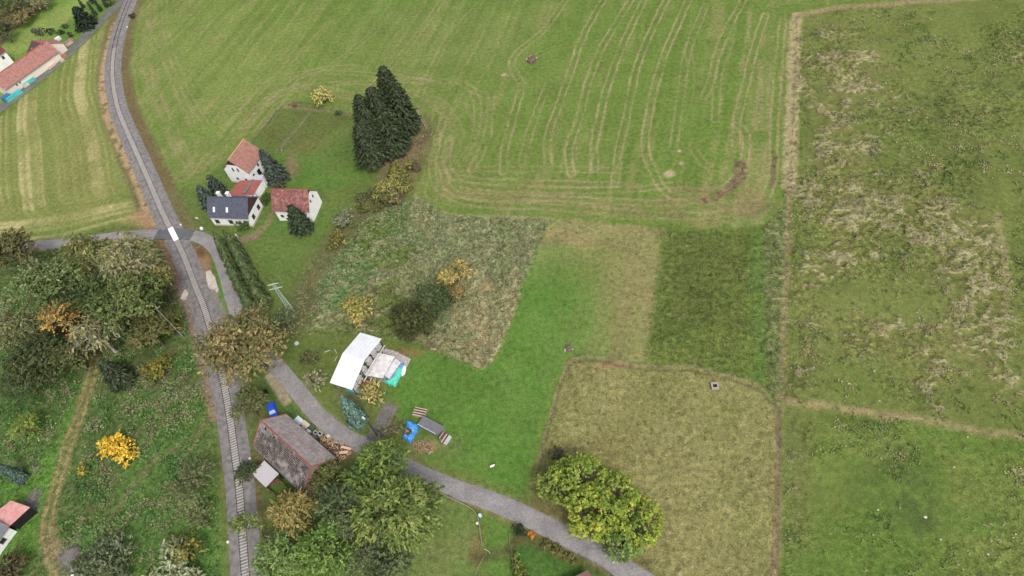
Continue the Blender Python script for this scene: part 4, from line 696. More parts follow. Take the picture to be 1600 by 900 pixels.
def wl(i, x, y):
    return inside(x, y, P_LOW)*sm(seg_dist(x, y, P_TR), 1.8, 3.2)*(1-inside(x, y, P_MB)*.95)*sm(seg_dist(x, y, RAIL), 4.2, 6)*sm(fbm(x, y, 3.2, 97, 3), .42, .62)*.8
def cover(name, n_try, weight, size, hmax, pal, seed, box):
    rng = np.random.default_rng(seed); x = rng.uniform(box[0], box[1], n_try); y = rng.uniform(box[2], box[3], n_try); i = near_idx(x, y); keep = rng.random(n_try) < weight(i, x, y); x, y, i = x[keep], y[keep], i[keep]; n = len(x)
    hh = hmax*sm(fbm(x, y, 2.2, 99, 3), .25, .75)*(.7+.3*rng.random(n)); P = np.stack([x, y, DZ[i]+.04+hh], 1); Nn = np.stack([rng.normal(size=n)*.7, rng.normal(size=n)*.7, np.ones(n)], 1); V, F = leaf_quads(P, Nn, size, rng)
    q = fbm(x, y, 5, 101, 3); idx = np.clip(((q-.3)/.4*len(pal)+rng.normal(size=n)*.8).astype(int), 0, len(pal)-1); return link(name, fast_mesh(name, V, F, cols(pal, idx, n, rng, .2, k=1.15), [LEAF]))
o = cover('bramble_cover', 300000, wl, .27, .7, [(76, 108, 52), (86, 122, 56), (100, 128, 66), (124, 132, 90), (128, 116, 90), (88, 118, 60)], 6, (-150, -60, 20, 125)); tag(o, 'brambles and weeds matted over the slope left of the railway', 'undergrowth', kind='stuff')
P_R1 = W2([(640, 320), (700, 336), (862, 345), (840, 384), (800, 495), (770, 560), (700, 552), (640, 420), (560, 470), (480, 505), (500, 440), (560, 352)])
o = cover('weed_cover', 90000, lambda i, x, y: inside(x, y, P_R1)*sm(TUS(x, y), .42, .6), .3, .35, [(96, 122, 70), (108, 128, 80), (124, 132, 92), (138, 138, 102), (98, 116, 68)], 7, (-75, 5, 55, 125)); tag(o, 'grey-green rank weeds lying over in the fallow patch', 'undergrowth', kind='stuff')
P_RP = W2([(1250, 34), (1600, -20), (2400, -60), (2400, 1200), (1226, 1200), (1222, 640)])
o = cover('pasture_weeds', 420000, lambda i, x, y: inside(x, y, P_RP)*sm(fbm(x, y, 8, 85, 2), .42, .7)*sm(TUS(x, y), .5, .66)*.8, .26, .35, [(84, 112, 52), (74, 98, 46), (104, 124, 66), (130, 132, 88), (150, 142, 104)], 9, (20, 134, 20, 200)); tag(o, 'low weed clumps scattered through the right-hand pastures', 'weeds', kind='stuff')
P_DT = smooth_path(W2([(655, 215), (630, 262), (600, 320), (555, 352), (520, 405), (490, 455), (470, 505)]), 5)
o = cover('bank_weeds', 60000, lambda i, x, y: sm(seg_dist(x, y, P_DT), 5.5, 2)*.8*sm(fbm(x, y, 2.4, 98, 3), .36, .6), .3, .5, [(98, 112, 70), (120, 120, 84), (138, 126, 96), (104, 98, 70)], 8, (-90, -20, 70, 165)); tag(o, 'low brown-green weeds along the ditch below the spruces', 'undergrowth', kind='stuff')
print('vegetation done')
# ------------------------------------------------------------------ buildings
WHITEW = mat('white_render', (242, 241, 240), .9, .05, .8, (228, 226, 222), k=.92); PLINTH = mat('plinth', (196, 184, 170), .9, .15, 2); GLASS = mat('window_glass', (40, 44, 50), .12, .1, 1, spec=.6); FRAME = mat('window_frame', (98, 92, 88), .6, .1, 5)
BRNW = mat('brown_boards', (88, 62, 58), .85, .25, 5, (60, 42, 40)); BRICK = mat('weathered_brick', (168, 136, 124), .9, .2, 3, (132, 106, 96)); DARKIN = mat('dark_timber', (58, 48, 44), .9, .3, 4); TERRA = mat('ridge_terracotta', (172, 104, 88), .8, .2, 5, (140, 82, 70))
RT_CHAR = tile_mat('charcoal_tiles', (86, 90, 104), (78, 82, 96), (64, 68, 80), .5, .38, msize=.03); RT_RED = tile_mat('mossy_red_tiles', (148, 88, 84), (128, 76, 72), (96, 62, 60), .3, .36, patch=(172, 128, 116), pscale=1.2)
RT_SALM = tile_mat('salmon_tiles', (180, 130, 116), (164, 114, 102), (136, 94, 86), .3, .36, patch=(150, 112, 96)); RT_OLD = tile_mat('old_grey_tiles', (156, 142, 136), (100, 88, 82), (44, 38, 36), .36, .42, msize=.09, patch=(166, 158, 154), pscale=.4)
RT_OLD2 = tile_mat('old_lit_tiles', (200, 188, 184), (176, 162, 158), (124, 114, 112), .36, .42, msize=.05, patch=(140, 130, 126), pscale=.5); RT_FARM = tile_mat('farm_red_tiles', (184, 132, 120), (164, 112, 102), (140, 96, 90), .35, .4, patch=(146, 104, 98)); RT_DKF = tile_mat('farm_dark_roof', (98, 74, 76), (82, 62, 64), (62, 48, 50), .4, .4, patch=(70, 56, 58))
SHEETR = mat('red_sheet_roof', (158, 92, 82), .8, .15, 1.5, (140, 82, 74)); GREYR = mat('grey_felt', (118, 118, 124), .85, .15, 1.5, (104, 104, 110)); WHITER = mat('white_sheet_roof', (240, 241, 244), .6, .05, .45, (226, 227, 230), k=.8); PANEL = mat('pale_membrane', (222, 219, 218), .7, .12, .9, (188, 184, 184), bump=.08, k=.88)
class House:
    def __init__(s, name, label, cat, cx, cy, ang, L, W, he, hr, frac=.5, group=None):
        s.p = (cx, cy, ang, L, W, he, hr, frac); s.t = thing(name, label, cat, (cx, cy, 0), group)
    def w(s, u, v, z):
        cx, cy, a = s.p[:3]; return (cx+math.cos(a)*u-math.sin(a)*v, cy+math.sin(a)*u+math.cos(a)*v, z)
    def walls(s, m, gm=None, inset=.22, name='wall', plinth=None):
        _, _, _, L, W, he, hr, fr = s.p; L -= 2*inset; W -= 2*inset; r = (fr-.5)*W; P = []; zt = hr-.14
        for u in (-L/2, L/2): P += [s.w(u, -W/2, -.2), s.w(u, W/2, -.2), s.w(u, W/2, he-.1), s.w(u, r, zt), s.w(u, -W/2, he-.1)]
        MB().add(P, [(4, 3, 2, 1, 0), (5, 6, 7, 8, 9), (0, 1, 6, 5), (1, 2, 7, 6), (2, 3, 8, 7), (3, 4, 9, 8), (4, 0, 5, 9)]).build(name, m, s.t)
        if gm:      # boarded gable triangles standing 4 cm proud
            for sg, e in ((-1, -L/2), (1, L/2)):
                Q = [s.w(e+sg*.005, -W/2, he-.05), s.w(e+sg*.005, W/2, he-.05), s.w(e+sg*.005, r, zt-.02)]; Q2 = [s.w(e+sg*.05, *q) for q in ((-W/2, he-.05), (W/2, he-.05), (r, zt-.02))]
                f = [(0, 1, 2), (5, 4, 3), (0, 3, 4, 1), (1, 4, 5, 2), (2, 5, 3, 0)]; MB().add(Q+Q2, f if sg < 0 else [q[::-1] for q in f]).build('gable_boards', gm, s.t)
        if plinth:
            c = s.p; MB().box((c[0], c[1]), L+.06, W+.06, .7, c[2], -.2).build('plinth', plinth, s.t)
    def roof(s, m, oh=.1, th=.14, ridge=None, m2=None, over=.15):
        _, _, _, L, W, he, hr, fr = s.p; L = L/2+oh; r = (fr-.5)*W; b = MB(); b2 = MB() if m2 else b
        for sg, bb in ((-1, b), (1, b2)):
            vw = sg*W/2-r; sl = (hr-he)/abs(vw); v1 = sg*W/2+sg*over; z1 = he-sl*over; n = math.hypot(v1-r, hr-z1)
            P = [s.w(-L, v1, z1), s.w(L, v1, z1), s.w(L, r, hr), s.w(-L, r, hr)]; uv = [(0, 0), (2*L, 0), (2*L, n), (0, n)]
            if sg > 0: P = P[::-1]; uv = uv[::-1]
            k = len(bb.f); bb.slab(P, th); bb.uv[k] = uv
        rf = b.build('roof', m, s.t)
        if m2: b2.build('roof', m2, s.t)
        s.rf = sub(s.t, rf)
        for sg in (-1, 1):
            v1 = sg*W/2-r; sl = (hr-he)/abs(v1); vv = sg*(W/2+over+.06); zz_ = he-sl*over-.08; MB().tube([s.w(-L, vv, zz_), s.w(L, vv, zz_)], [.07, .07], 6).build('gutter', mat('gutter_zinc', (120, 116, 114), .5, .15), s.t)
        if ridge: MB().tube([s.w(-L-.02, r, hr+.02), s.w(L+.02, r, hr+.02)], [.14, .14], 8).build('ridge_cap', ridge, s.rf)
        return s.rf
    def window(s, side, q, z, w_=.9, h=1.1, m=None, inset=.22, name='window', pane=True):
        _, _, _, L, W, he, hr, fr = s.p; L = L/2-inset; W = W/2-inset
        def pt(a, d, zz): return {'F': s.w(a, -W-d, zz), 'B': s.w(a, W+d, zz), 'R': s.w(L+d, a, zz), 'L': s.w(-L-d, a, zz)}[side]
        def bx(b, a0, a1, z0, z1, d0, d1):
            P = [pt(a0, d0, z0), pt(a1, d0, z0), pt(a1, d0, z1), pt(a0, d0, z1), pt(a0, d1, z0), pt(a1, d1, z0), pt(a1, d1, z1), pt(a0, d1, z1)]; b.add(P, [(3, 2, 1, 0), (4, 5, 6, 7), (0, 1, 5, 4), (1, 2, 6, 5), (2, 3, 7, 6), (3, 0, 4, 7)])
        b = MB(); t_ = .09
        for a0, a1, z0, z1 in ((q-w_/2, q-w_/2+t_, z, z+h), (q+w_/2-t_, q+w_/2, z, z+h), (q-w_/2+t_, q+w_/2-t_, z, z+t_), (q-w_/2+t_, q+w_/2-t_, z+h-t_, z+h)): bx(b, a0, a1, z0, z1, -.02, .06)
        if pane: bx(b, q-.03, q+.03, z+t_, z+h-t_, -.02, .05)
        bx(b, q-w_/2-.05, q+w_/2+.05, z-.06, z-.002, -.02, .12)
        f = b.build(name, m or FRAME, s.t); g = MB(); bx(g, q-w_/2+t_, q+w_/2-t_, z+t_, z+h-t_, -.05, .02); g.build('pane', GLASS, sub(s.t, f))
    def door(s, side, q, w_=1.2, h=2.1, m=None, inset=.22):
        s.window(side, q, 0.05, w_, h, m or FRAME, inset, 'door', False)
# charcoal-roofed house
H = House('farmhouse', 'white farmhouse with a charcoal tiled roof, two skylights and two white chimneys', 'house', -89.88, 124.38, -.165, 11.7, 7.6, 3.7, 7.2)
H.walls(WHITEW, BRNW, plinth=PLINTH); rs = H.roof(RT_CHAR, ridge=mat('charcoal_ridge', (74, 78, 90), .7))
for q in (-4.1, -.1, 4.3): H.window('F', q, 1.1, 1.25, 1.25)
for q in (-1.6, 1.8): H.window('R', q, 1.2, 1.15, 1.3)
H.window('F', 1.3, 1.0, .5, .5); H.window('L', 0, 1.2, 1, 1.2); H.door('B', 1.0)
for q in (-3.9, -.1):
    sl = 3.5/3.8; P = [H.w(q+a, v, 7.2+sl*v+.07) for a, v in ((-.3, -2.9), (.3, -2.9), (.3, -1.95), (-.3, -1.95))]; MB().slab(P, .06).build('skylight', mat('skylight_white', (226, 230, 236), .3, .03), sub(H.t, rs.o))
for q in (-2.9, -.2):
    c = H.w(q, 1.0, 0); MB().box(c, .75, .75, 1.9, -.165, 5.8).box(c, .9, .9, .16, -.165, 7.7).build('chimney', mat('chimney_white', (236, 232, 226), .85, .1), rs)
# white barn with mossy red roof
H = House('barn', 'white barn with a mossy red tiled roof and a brown-trimmed gable', 'barn', -72.62, 123.94, -.155, 10.2, 7.2, 4.2, 8.1); H.walls(WHITEW, None); H.roof(RT_RED, ridge=TERRA)
for q in (-.9, .9): H.window('R', q, 4.6, .5, .8)
for q in (-3.4, 3.0): H.window('F', q, 1.4, .8, .8)
H.door('F', -.2, 1.8, 2.3, BRNW)
sL = H.p; r_ = [H.w(sL[3]/2-.19, v, z) for v, z in ((-1.0, 6.95), (0, 7.95), (1.0, 6.95))]; r2 = [H.w(sL[3]/2-.13, v, z) for v, z in ((-1.0, 6.95), (0, 7.95), (1.0, 6.95))]; MB().add(r_+r2, [(0, 1, 2), (5, 4, 3), (0, 3, 4, 1), (1, 4, 5, 2), (2, 5, 3, 0)]).build('gable_boards', BRNW, H.t)
# salmon-roofed house
H = House('farmhouse', 'tall white house with a plain salmon-red roof and small gable windows', 'house', -90.79, 140.83, 1.28, 8.4, 8.1, 4.9, 9.05); H.walls(WHITEW, None, plinth=PLINTH); H.roof(RT_SALM, ridge=mat('pale_ridge', (214, 168, 138), .8))
for q in (.7, -.9): H.window('L', q, 4.7, .5, 1.1)
for q in (1.0, -1.8): H.window('L', q, 1.5, .7, .6)
for q, z in ((-2.6, 2.2), (.5, 3.1)): H.window('F', q, z, .65, .7)
H.door('F', -.4, 1.3, 2.4, BRNW)
r_ = [H.w(-4.0, v, z) for v, z in ((-1.9, 6.95), (0, 8.85), (1.9, 6.95))]; r2 = [H.w(-4.07, v, z) for v, z in ((-1.9, 6.95), (0, 8.85), (1.9, 6.95))]; MB().add(r_+r2, [(2, 1, 0), (3, 4, 5), (1, 4, 3, 0), (2, 5, 4, 1), (0, 3, 5, 2)]).build('gable_boards', BRNW, H.t)
# low link building
q4 = [(352, 309), (374.5, 282), (409, 281), (396, 304)]; zz = [3.0, 3.4, 3.2, 2.7]; P = [(*G(*p, z), z) for p, z in zip(q4, zz)]; t = thing('outbuilding', 'low link building with a flat red sheet roof and a grey rooflight strip', 'outbuilding', (*np.mean([p[:2] for p in P], 0), 0))
MB().slab(P[::-1] if np.cross(np.array(P[1][:2])-P[0][:2], np.array(P[2][:2])-P[1][:2]) < 0 else P, .12).build('roof', SHEETR, t); c = np.mean(P, 0); Q = [c+(np.array(p)-c)*np.array([.94, .94, 1])-np.array([0, 0, .13]) for p in P]; Q = Q[::-1]; B_ = [np.array([q[0], q[1], -.1]) for q in Q]; MB().add(B_+Q, [(3, 2, 1, 0), (4, 5, 6, 7), (0, 1, 5, 4), (1, 2, 6, 5), (2, 3, 7, 6), (3, 0, 4, 7)]).build('wall', WHITEW, t)
a0 = G(395, 280, 3.36); a1 = G(381, 303, 2.94); MB().box(((a0+a1)/2), np.hypot(*(a1-a0)), .9, .12, math.atan2(*(a1-a0)[::-1]), 3.1).build('rooflight', GREYR, t)
P = [(*G(*p, 2.6), 2.6) for p in ((376, 309), (394, 302), (399, 302), (386, 311))]; t = thing('porch', 'small grey lean-to roof behind the charcoal-roofed house', 'lean-to', (*P[0][:2], 0)); MB().slab(P[::-1], .1).build('roof', mat('zinc', (186, 190, 200), .5, .1), t); mb = MB(); [mb.tube([(*p[:2], 0), (*p[:2], 2.5)], [.06, .06]) for p in P]; mb.build('posts', DARKIN, t)
P = [(*G(*p, 2.9), 2.9) for p in ((400, 276), (412, 276), (409, 281), (398, 281))]; c = np.mean(P, 0); t = thing('porch', 'white flat-topped annex wall between the salmon-roofed house and the link roof', 'annex', (*c[:2], 0)); MB().box(c, 2.6, 1.4, 3.3, -.1).build('wall', WHITEW, t); MB().box(c, 2.8, 1.6, .08, -.1, 3.302).build('roof', mat('zinc', (186, 190, 200)), t)
# old barn
H = House('old_barn', 'large old barn by the railway with a weathered grey tiled roof and red ridge', 'barn', -59.07, 54.3, -.695, 15.7, 8.1, 3.8, 7.95); H.walls(BRICK, None, .3, plinth=None); H.roof(RT_OLD, m2=RT_OLD2, ridge=TERRA, over=.25)  # upper-right slope's brighter light is put into a paler tile colour
for u in (-1, 1):
    for sg in (-1, 1): MB().tube([H.w(u*7.98, sg*4.3, 3.62), H.w(u*7.98, 0, 7.98)], [.1, .1], 6).build('verge_tile', TERRA, H.t)
for q in (-4, 1, 5): H.window('F', q, 1.2, .9, .9, inset=.3)
H.window('R', 0, 4.6, .8, .9, inset=.3); H.door('B', -2, 2.4, 2.6, BRNW, .3); H.door('R', 1.5, 1.2, 2.1, BRNW, .3)
for u, v in ((-3.2, -.6), (-6.0, -.5)):
    z = 7.95+v*.95+.02; MB().slab([H.w(u+a, v+b, z+b*.95) for a, b in ((-.2, -.25), (.25, -.2), (.2, .2), (-.2, .18))], .03).build('missing_tiles', mat('black_hole', (24, 20, 20)), H.rf)
rq = random.Random(4); mb = MB()
for i in range(26):
    u = rq.uniform(-7, 7); v = rq.uniform(-4, -.4); z = 7.95+v*1.025+.015; q = rq.uniform(.12, .32); mb.slab([H.w(u+a*q, v+b*q*.6, z+b*q*.6*1.025) for a, b in ((-1, -.5), (.8, -.6), (1, .5), (-.7, .7))], .02)
mb.build('slipped_tiles', mat('dark_slip', (50, 46, 44)), H.rf)
P = [(*G(*p, z), z) for p, z in (((394, 741), 2.5), ((415, 761.5), 2.5), ((435.6, 740), 2.9), ((413, 719.5), 2.9))]; t = thing('lean_to', 'pale grey flat-roofed lean-to on the railway side of the old barn', 'lean-to', (*np.mean(P, 0)[:2], 0))
MB().slab(P, .12).build('roof', mat('pale_sheet', (186, 180, 182), .7, .06, .6), t); c = np.mean(P, 0)
for p in P: q = c+(np.array(p)-c)*.92; MB().tube([(q[0], q[1], -.1), (q[0], q[1], q[2]-.1)], [.07, .07]).build('post', DARKIN, t)
Q = [c+(np.array(p)-c)*np.array([.9, .9, 1]) for p in P]; MB().slab([Q[2], Q[3], (Q[3]+(0, 0, -2.7)), (Q[2]+(0, 0, -2.7))], .08).build('back_wall', BRNW, t)
a, b = G(428, 768), G(446, 772); t = thing('wood_pen', 'reddish wooden pen against the old barn below the lean-to', 'pen', (*a, 0)); mb = MB()
PP = [G(417, 762), G(436, 778), G(458, 772), G(440, 752)]
for i in range(4):
    p, q = PP[i], PP[(i+1) % 4]; ln = np.hypot(*(q-p)); m_ = (p+q)/2
    for z in (.25, .6, .95, 1.3): mb.box(m_, ln, .04, .2, math.atan2(*(q-p)[::-1]), z)
mb.build('boards', mat('red_board', (150, 96, 84), .85, .25, 3, (112, 76, 68)), t); mb = MB()
for p in PP: mb.box(p, .12, .12, 1.7)
mb.build('posts', DARKIN, t)
# white-roofed shed
H = House('open_shed', 'long open shed with a bright white cranked metal roof', 'shed', -49.33, 74.31, -.385, 5.5, 12.9, 3.7, 5.3)
b = MB()
for sg in (-1, 1):
    n = math.hypot(6.45, 1.6); P = [H.w(-2.75, sg*6.5, 3.68), H.w(2.75, sg*6.5, 3.68), H.w(2.75, 0, 5.3), H.w(-2.75, 0, 5.3)]; b.slab(P if sg < 0 else P[::-1], .1)
rf = b.build('roof', WHITER, H.t); rs = sub(H.t, rf); mb = MB()
for i in range(14): v = -6.2+i*.955; 
for u in (-2.0, -1.2, -.4, .4, 1.2, 2.0):
    for sg in (-1, 1): mb.tube([H.w(u, sg*6.45, 3.71), H.w(u, sg*.05, 5.315)], [.04, .04], 4)
mb.build('seam', mat('seam_grey', (214, 214, 218), .6), rs)
for u in (-2.5, 2.5):
    for v in (-6, -2, 2, 6): z = 5.1-abs(v)*.25; MB().tube([H.w(u, v, -.1), H.w(u, v, z)], [.09, .09]).build('post', DARKIN, H.t)
MB().slab([H.w(-2.45, -6, 3.4), H.w(-2.45, 6, 3.4), H.w(-2.45, 6, 0), H.w(-2.45, -6, 0)], .01).box(H.w(-2.45, 0, 0)[:2], .1, 12, 3.3, -.385).build('back_wall', mat('grey_boards', (150, 148, 146), .85, .2), H.t)
mb = MB()
for v in (-5, -3.2, -1, 1.4, 3.4, 5.2):
    for z in (1.2, 2.3): mb.box(H.w(1.9, v, 0)[:2], .9, 1.5, .5, -.385, z)
mb.build('stored_boards', mat('pale_boards', (198, 194, 190), .85, .2), H.t)
for (px, py, z, l, w_, h, a, m_, lb, nm, cat) in [(585, 567, 3.0, .25, 9.2, .14, -.385, mat('pale_boards', (198, 194, 190)), 'pale gutter board lying along the open side of the white-roofed shed', 'board', 'board'),
        (572, 597, .0, 1.6, 1.0, 1.0, -.3, mat('rust_red', (150, 88, 72), .8, .3, 3), 'rusty red crate between the white-roofed shed and the low one', 'crate', 'crate'), (553, 609, .0, 3.2, 1.1, .9, -.25, mat('teal_tarp', (96, 160, 158), .6, .2, 2), 'teal sheeted stack under the lower end of the white-roofed shed', 'covered_stack', 'covered stack')]:
    x, y = G(px, py, z+h); t = thing(nm, lb, cat, (x, y, 0)); MB().box((x, y), l, w_, h, a, z).build('body', m_, t)
    if z > 1:
        for s_ in (-1, 1): MB().tube([H.w(2.95, s_*3.5, 0), H.w(2.95, s_*3.5, 3.0)], [.05, .05]).build('prop', DARKIN, t)
    else: MB().box((x, y), l*1.05, w_*1.06, .06, a, h+.002).build('lid', m_, t)
# low membrane shed and stacks
LP_ = [((591, 551), 2.5), ((617, 557), 2.2), ((598, 591), 2.2), ((570, 586), 2.5)]; P = [(*G(*p, z), z) for p, z in LP_]; t = thing('low_shed', 'low shed with a creased pale membrane roof beside the white-roofed shed', 'shed', (*np.mean(P, 0)[:2], 0))
c = np.mean(P, 0); MB().slab(P[::-1], .1).build('roof', PANEL, t); Q = [c+(np.array(p)-c)*np.array([.9, .9, 1])-np.array([0, 0, .11]) for p in P][::-1]; B_ = [np.array([q[0], q[1], -.1]) for q in Q]; MB().add(B_+Q, [(3, 2, 1, 0), (4, 5, 6, 7), (0, 1, 5, 4), (1, 2, 6, 5), (2, 3, 7, 6), (3, 0, 4, 7)]).build('wall', mat('blue_grey_wall', (150, 156, 168), .8, .1), t)
mb = MB()
for i in range(5):
    f = .12+i*.19; a_ = np.array(P[0])*(1-f)+np.array(P[3])*f; b_ = np.array(P[1])*(1-f)+np.array(P[2])*f; mb.tube([a_+(0, 0, .02), (a_+b_)/2+(0, 0, .05), b_+(0, 0, .02)], [.035, .05, .035], 5)
mb.build('batten', PANEL, sub(t, t.o))
def slab_px(nm, lb, cat, pts, z, th, m_, group=None, pname='sheet', base=None):
    P = [(*G(*p, z), z) for p in pts]; 
    if np.cross(np.array(P[1][:2])-P[0][:2], np.array(P[2][:2])-P[1][:2]) < 0: P = P[::-1]
    t = thing(nm, lb, cat, (*np.mean(P, 0)[:2], 0), group); MB().slab(P, th).build(pname, m_, t)
    if base is not None:
        c = np.mean(P, 0); Q = [c+(np.array(p)-c)*np.array([.93, .93, 1])-np.array([0, 0, th+.002]) for p in P]; MB().slab(Q, z-th-.05).build('stack', base, t)
    return t
def crumple(nm, lb, cat, pts, z, m_, seed, amp=.25, group=None, hole=None):
    """a tarpaulin sheet: draped wrinkled grid over a heap, closed to the ground at its rim"""
    P = np.array([G(*p, z*.6) for p in pts]); c = P.mean(0); lo, hi = P.min(0), P.max(0); n = 26; xs = np.linspace(lo[0], hi[0], n); ys = np.linspace(lo[1], hi[1], n); gx_, gy_ = np.meshgrid(xs, ys); x = gx_.ravel(); y = gy_.ravel()
    ins = inside(x, y, P); d = seg_dist(x, y, P, True); d = np.where(ins, d, -d); zz = z*np.clip(d/.55+.15, 0, 1)**.6+(fbm(x, y, .9, seed, 3)-.5)*amp*2*np.clip(d/.4, 0, 1); zz = np.where(d < 0, .03, zz); I_ = np.arange(n*n).reshape(n, n); F = np.stack([I_[:-1, :-1], I_[:-1, 1:], I_[1:, 1:], I_[1:, :-1]], -1).reshape(-1, 4); keep = (d[F] > -.12).all(1)
    if hole is not None: h_ = G(*hole[0], z); keep &= np.hypot(x[F].mean(1)-h_[0], y[F].mean(1)-h_[1]) > hole[1]
    t = thing(nm, lb, cat, (*c, 0), group); part(t, 'sheet', np.stack([x, y, zz], 1), F[keep], None, m_, True); return t
slab_px('concrete_slab', 'pale concrete yard slab behind the low membrane shed', 'concrete slab', [(597, 543), (618, 549), (642, 561), (627, 588), (612, 580), (600, 560)], .12, .2, mat('pale_concrete', (190, 184, 182), .9, .2, 1.2, (160, 154, 152)))
slab_px('panel_stack', 'tilted pale panels stacked between the low shed and the teal tarpaulin', 'panel stack', [(617.5, 560), (626, 566), (608, 592), (599, 586)], 1.6, .12, PANEL, base=mat('blue_grey_wall', (150, 156, 168)))
crumple('teal_tarpaulin', 'wrinkled turquoise tarpaulin over a heap by the concrete slab', 'tarpaulin', [(622, 570), (629, 574), (626, 586), (617, 602), (604, 599), (598, 594), (611, 590)], 1.0, mat('turquoise_tarp', (104, 214, 192), .45, .15, 2, (70, 176, 160)), 81)
crumple('blue_tarpaulin', 'small blue tarpaulin between the turquoise sheet and the white sack', 'tarpaulin', [(625, 569), (630, 566), (631, 571), (626, 580), (621, 578)], .9, mat('azure_tarp', (96, 150, 224), .45, .15, 2), 82)
crumple('white_sack', 'bulging white sack beside the turquoise tarpaulin', 'sack', [(630, 570), (634, 571), (631, 583), (627, 586), (626, 578)], .8, mat('white_sack', (236, 236, 236), .6, .05), 83)
rq = random.Random(9)
for i, (px, py) in enumerate([(603, 549), (609, 552), (613, 549.5), (620, 553), (626, 556), (634, 565)]):
    x, y = G(px, py, .4); MB().box((x, y), rq.uniform(.5, 1), rq.uniform(.4, .7), rq.uniform(.3, .6), rq.uniform(0, 3), .13).build('stone_block', mat('pale_concrete', (190, 184, 182))).name = 'stone_block'
    tag(COL.objects[-1], ['pale block nearest the back corner of the white-roofed shed', 'second pale block on the slab from the white-roofed shed', 'pale block on the top edge of the concrete slab', 'pale block in the middle of the slab edge', 'pale block on the slab edge beyond the panels', 'pale block near the outer corner of the concrete slab'][i], 'stone block', 'blocks on the concrete slab')
# grey woodshed group
P4 = [(661.6, 649.3), (652.4, 662.8), (681, 678), (694.6, 667)]; P = [(*G(*p, z), z) for p, z in zip(P4, (2.5, 2.1, 2.1, 2.5))]; t = thing('wood_shed', 'small dark grey flat-roofed wood shed on the mown grass', 'shed', (*np.mean(P, 0)[:2], 0)); MB().slab(P, .1).build('roof', GREYR, t); c = np.mean(P, 0); a0 = np.array(P[1]); a1 = np.array(P[2]); MB().tube([a0+(0, 0, -.03), a1+(0, 0, -.03)], [.06, .06]).build('gutter', mat('white_gutter', (226, 226, 226)), t)
Q = [c+(np.array(p)-c)*np.array([.9, .88, 1])-np.array([0, 0, .11]) for p in P]; B_ = [np.array([q[0], q[1], -.1]) for q in Q]; MB().add(B_+Q, [(3, 2, 1, 0), (4, 5, 6, 7), (0, 1, 5, 4), (1, 2, 6, 5), (2, 3, 7, 6), (3, 0, 4, 7)]).build('wall', mat('grey_green_wall', (122, 132, 128), .8, .15), t)
ws = math.atan2(*(np.array(P[2])[:2]-np.array(P[1])[:2])[::-1])
def planks(nm, lb, cat, px, py, n, l, wd, z, ang, m_, dz=.0, gap=1.15, z0=.05):
    x, y = G(px, py, z); t = thing(nm, lb, cat, (x, y, 0)); d = np.array([-math.sin(ang), math.cos(ang)]); rr = random.Random(px)
    for i in range(n): MB().box(np.array([x, y])+d*(i-(n-1)/2)*wd*gap, l*rr.uniform(.92, 1.05), wd, max(.06, z-z0)*rr.uniform(.85, 1.05), ang+rr.uniform(-.02, .02), z0).build('plank', m_[i % len(m_)], t)
    return t
WB = mat('bleached_wood', (196, 176, 156), .85, .15, 4); WD = mat('dark_wood', (96, 76, 70), .85, .2, 4)
planks('plank_stack', 'striped stack of pale and dark planks behind the grey wood shed', 'plank stack', 655.5, 643.5, 7, 2.6, .24, .8, ws+.25, [WB, WD])
planks('board_platform', 'pale slatted board leaning off the end of the grey wood shed', 'board', 697, 686, 4, 2.0, .3, .5, ws+PI/2, [mat('pale_boards', (198, 194, 190)), mat('pale_boards', (198, 194, 190)), WD, WB])
planks('pallet', 'weathered pallet propped at the open end of the grey wood shed', 'pallet', 690, 679, 3, 1.6, .22, 1.2, ws+PI/2, [WD, WB])
crumple('blue_tarpaulin', 'bright blue tarpaulin with a hole over a woodpile beside the grey wood shed', 'tarpaulin', [(634, 654), (653, 661.5), (654, 668), (640, 691), (628, 683.5), (632, 672)], 1.5, mat('sky_blue_tarp', (90, 168, 228), .4, .15, 2, (64, 120, 196)), 84, .3, hole=((637.5, 674), .75))
def heap(nm, lb, cat, poly_px, n, sz, zmax, mats_, seed, stuff=True, log=False):
    P = W2(poly_px); c = P.mean(0); rr = np.random.default_rng(seed); out = MB(); lo, hi = P.min(0), P.max(0); obs = [MB() for _ in mats_]; k = 0
    while k < n:
        x, y = rr.uniform(lo, hi)
        if not inside(np.array([x]), np.array([y]), P)[0]: continue
        d = seg_dist(np.array([x]), np.array([y]), P, True)[0]; z = zmax*min(1, d/1.0)*rr.random()**.5; b = obs[rr.integers(len(mats_))]; l = sz*rr.uniform(.6, 1.5)
        a = rr.uniform(0, PI); e = np.array([math.cos(a), math.sin(a), rr.uniform(-.4, .4)])*l/2; p = np.array([x, y, z+.1]); b.tube([p-e, p+e], [sz*.22, sz*.2], 4 if not log else 6); k += 1
    t = thing(nm, lb, cat, (*c, 0))
    for b, m_ in zip(obs, mats_): 
        if b.v: o = b.build('logs', m_, t); o['kind'] = 'stuff'
    return t
heap('firewood_pile', 'brown firewood under the hole of the bright blue tarpaulin', 'firewood', [(633, 668), (642, 668), (643, 680), (633, 680)], 50, .4, .9, [WB, WD], 1)
heap('firewood_pile', 'scattered split logs on bare soil in front of the grey wood shed', 'firewood', [(646, 690), (660, 688), (678, 698), (676, 708), (660, 712), (645, 700)], 90, .34, .25, [WB, WD, mat('log_end', (170, 128, 104), .9, .2)], 2)
heap('firewood_pile', 'big heap of split firewood against the roadside of the old barn', 'firewood', [(497, 679), (512, 683), (548, 700), (548, 712), (532, 722), (520, 708), (500, 692)], 330, .42, .9, [WB, WD, mat('log_end', (170, 128, 104)), mat('log_pale', (206, 168, 134), .9, .15)], 3)
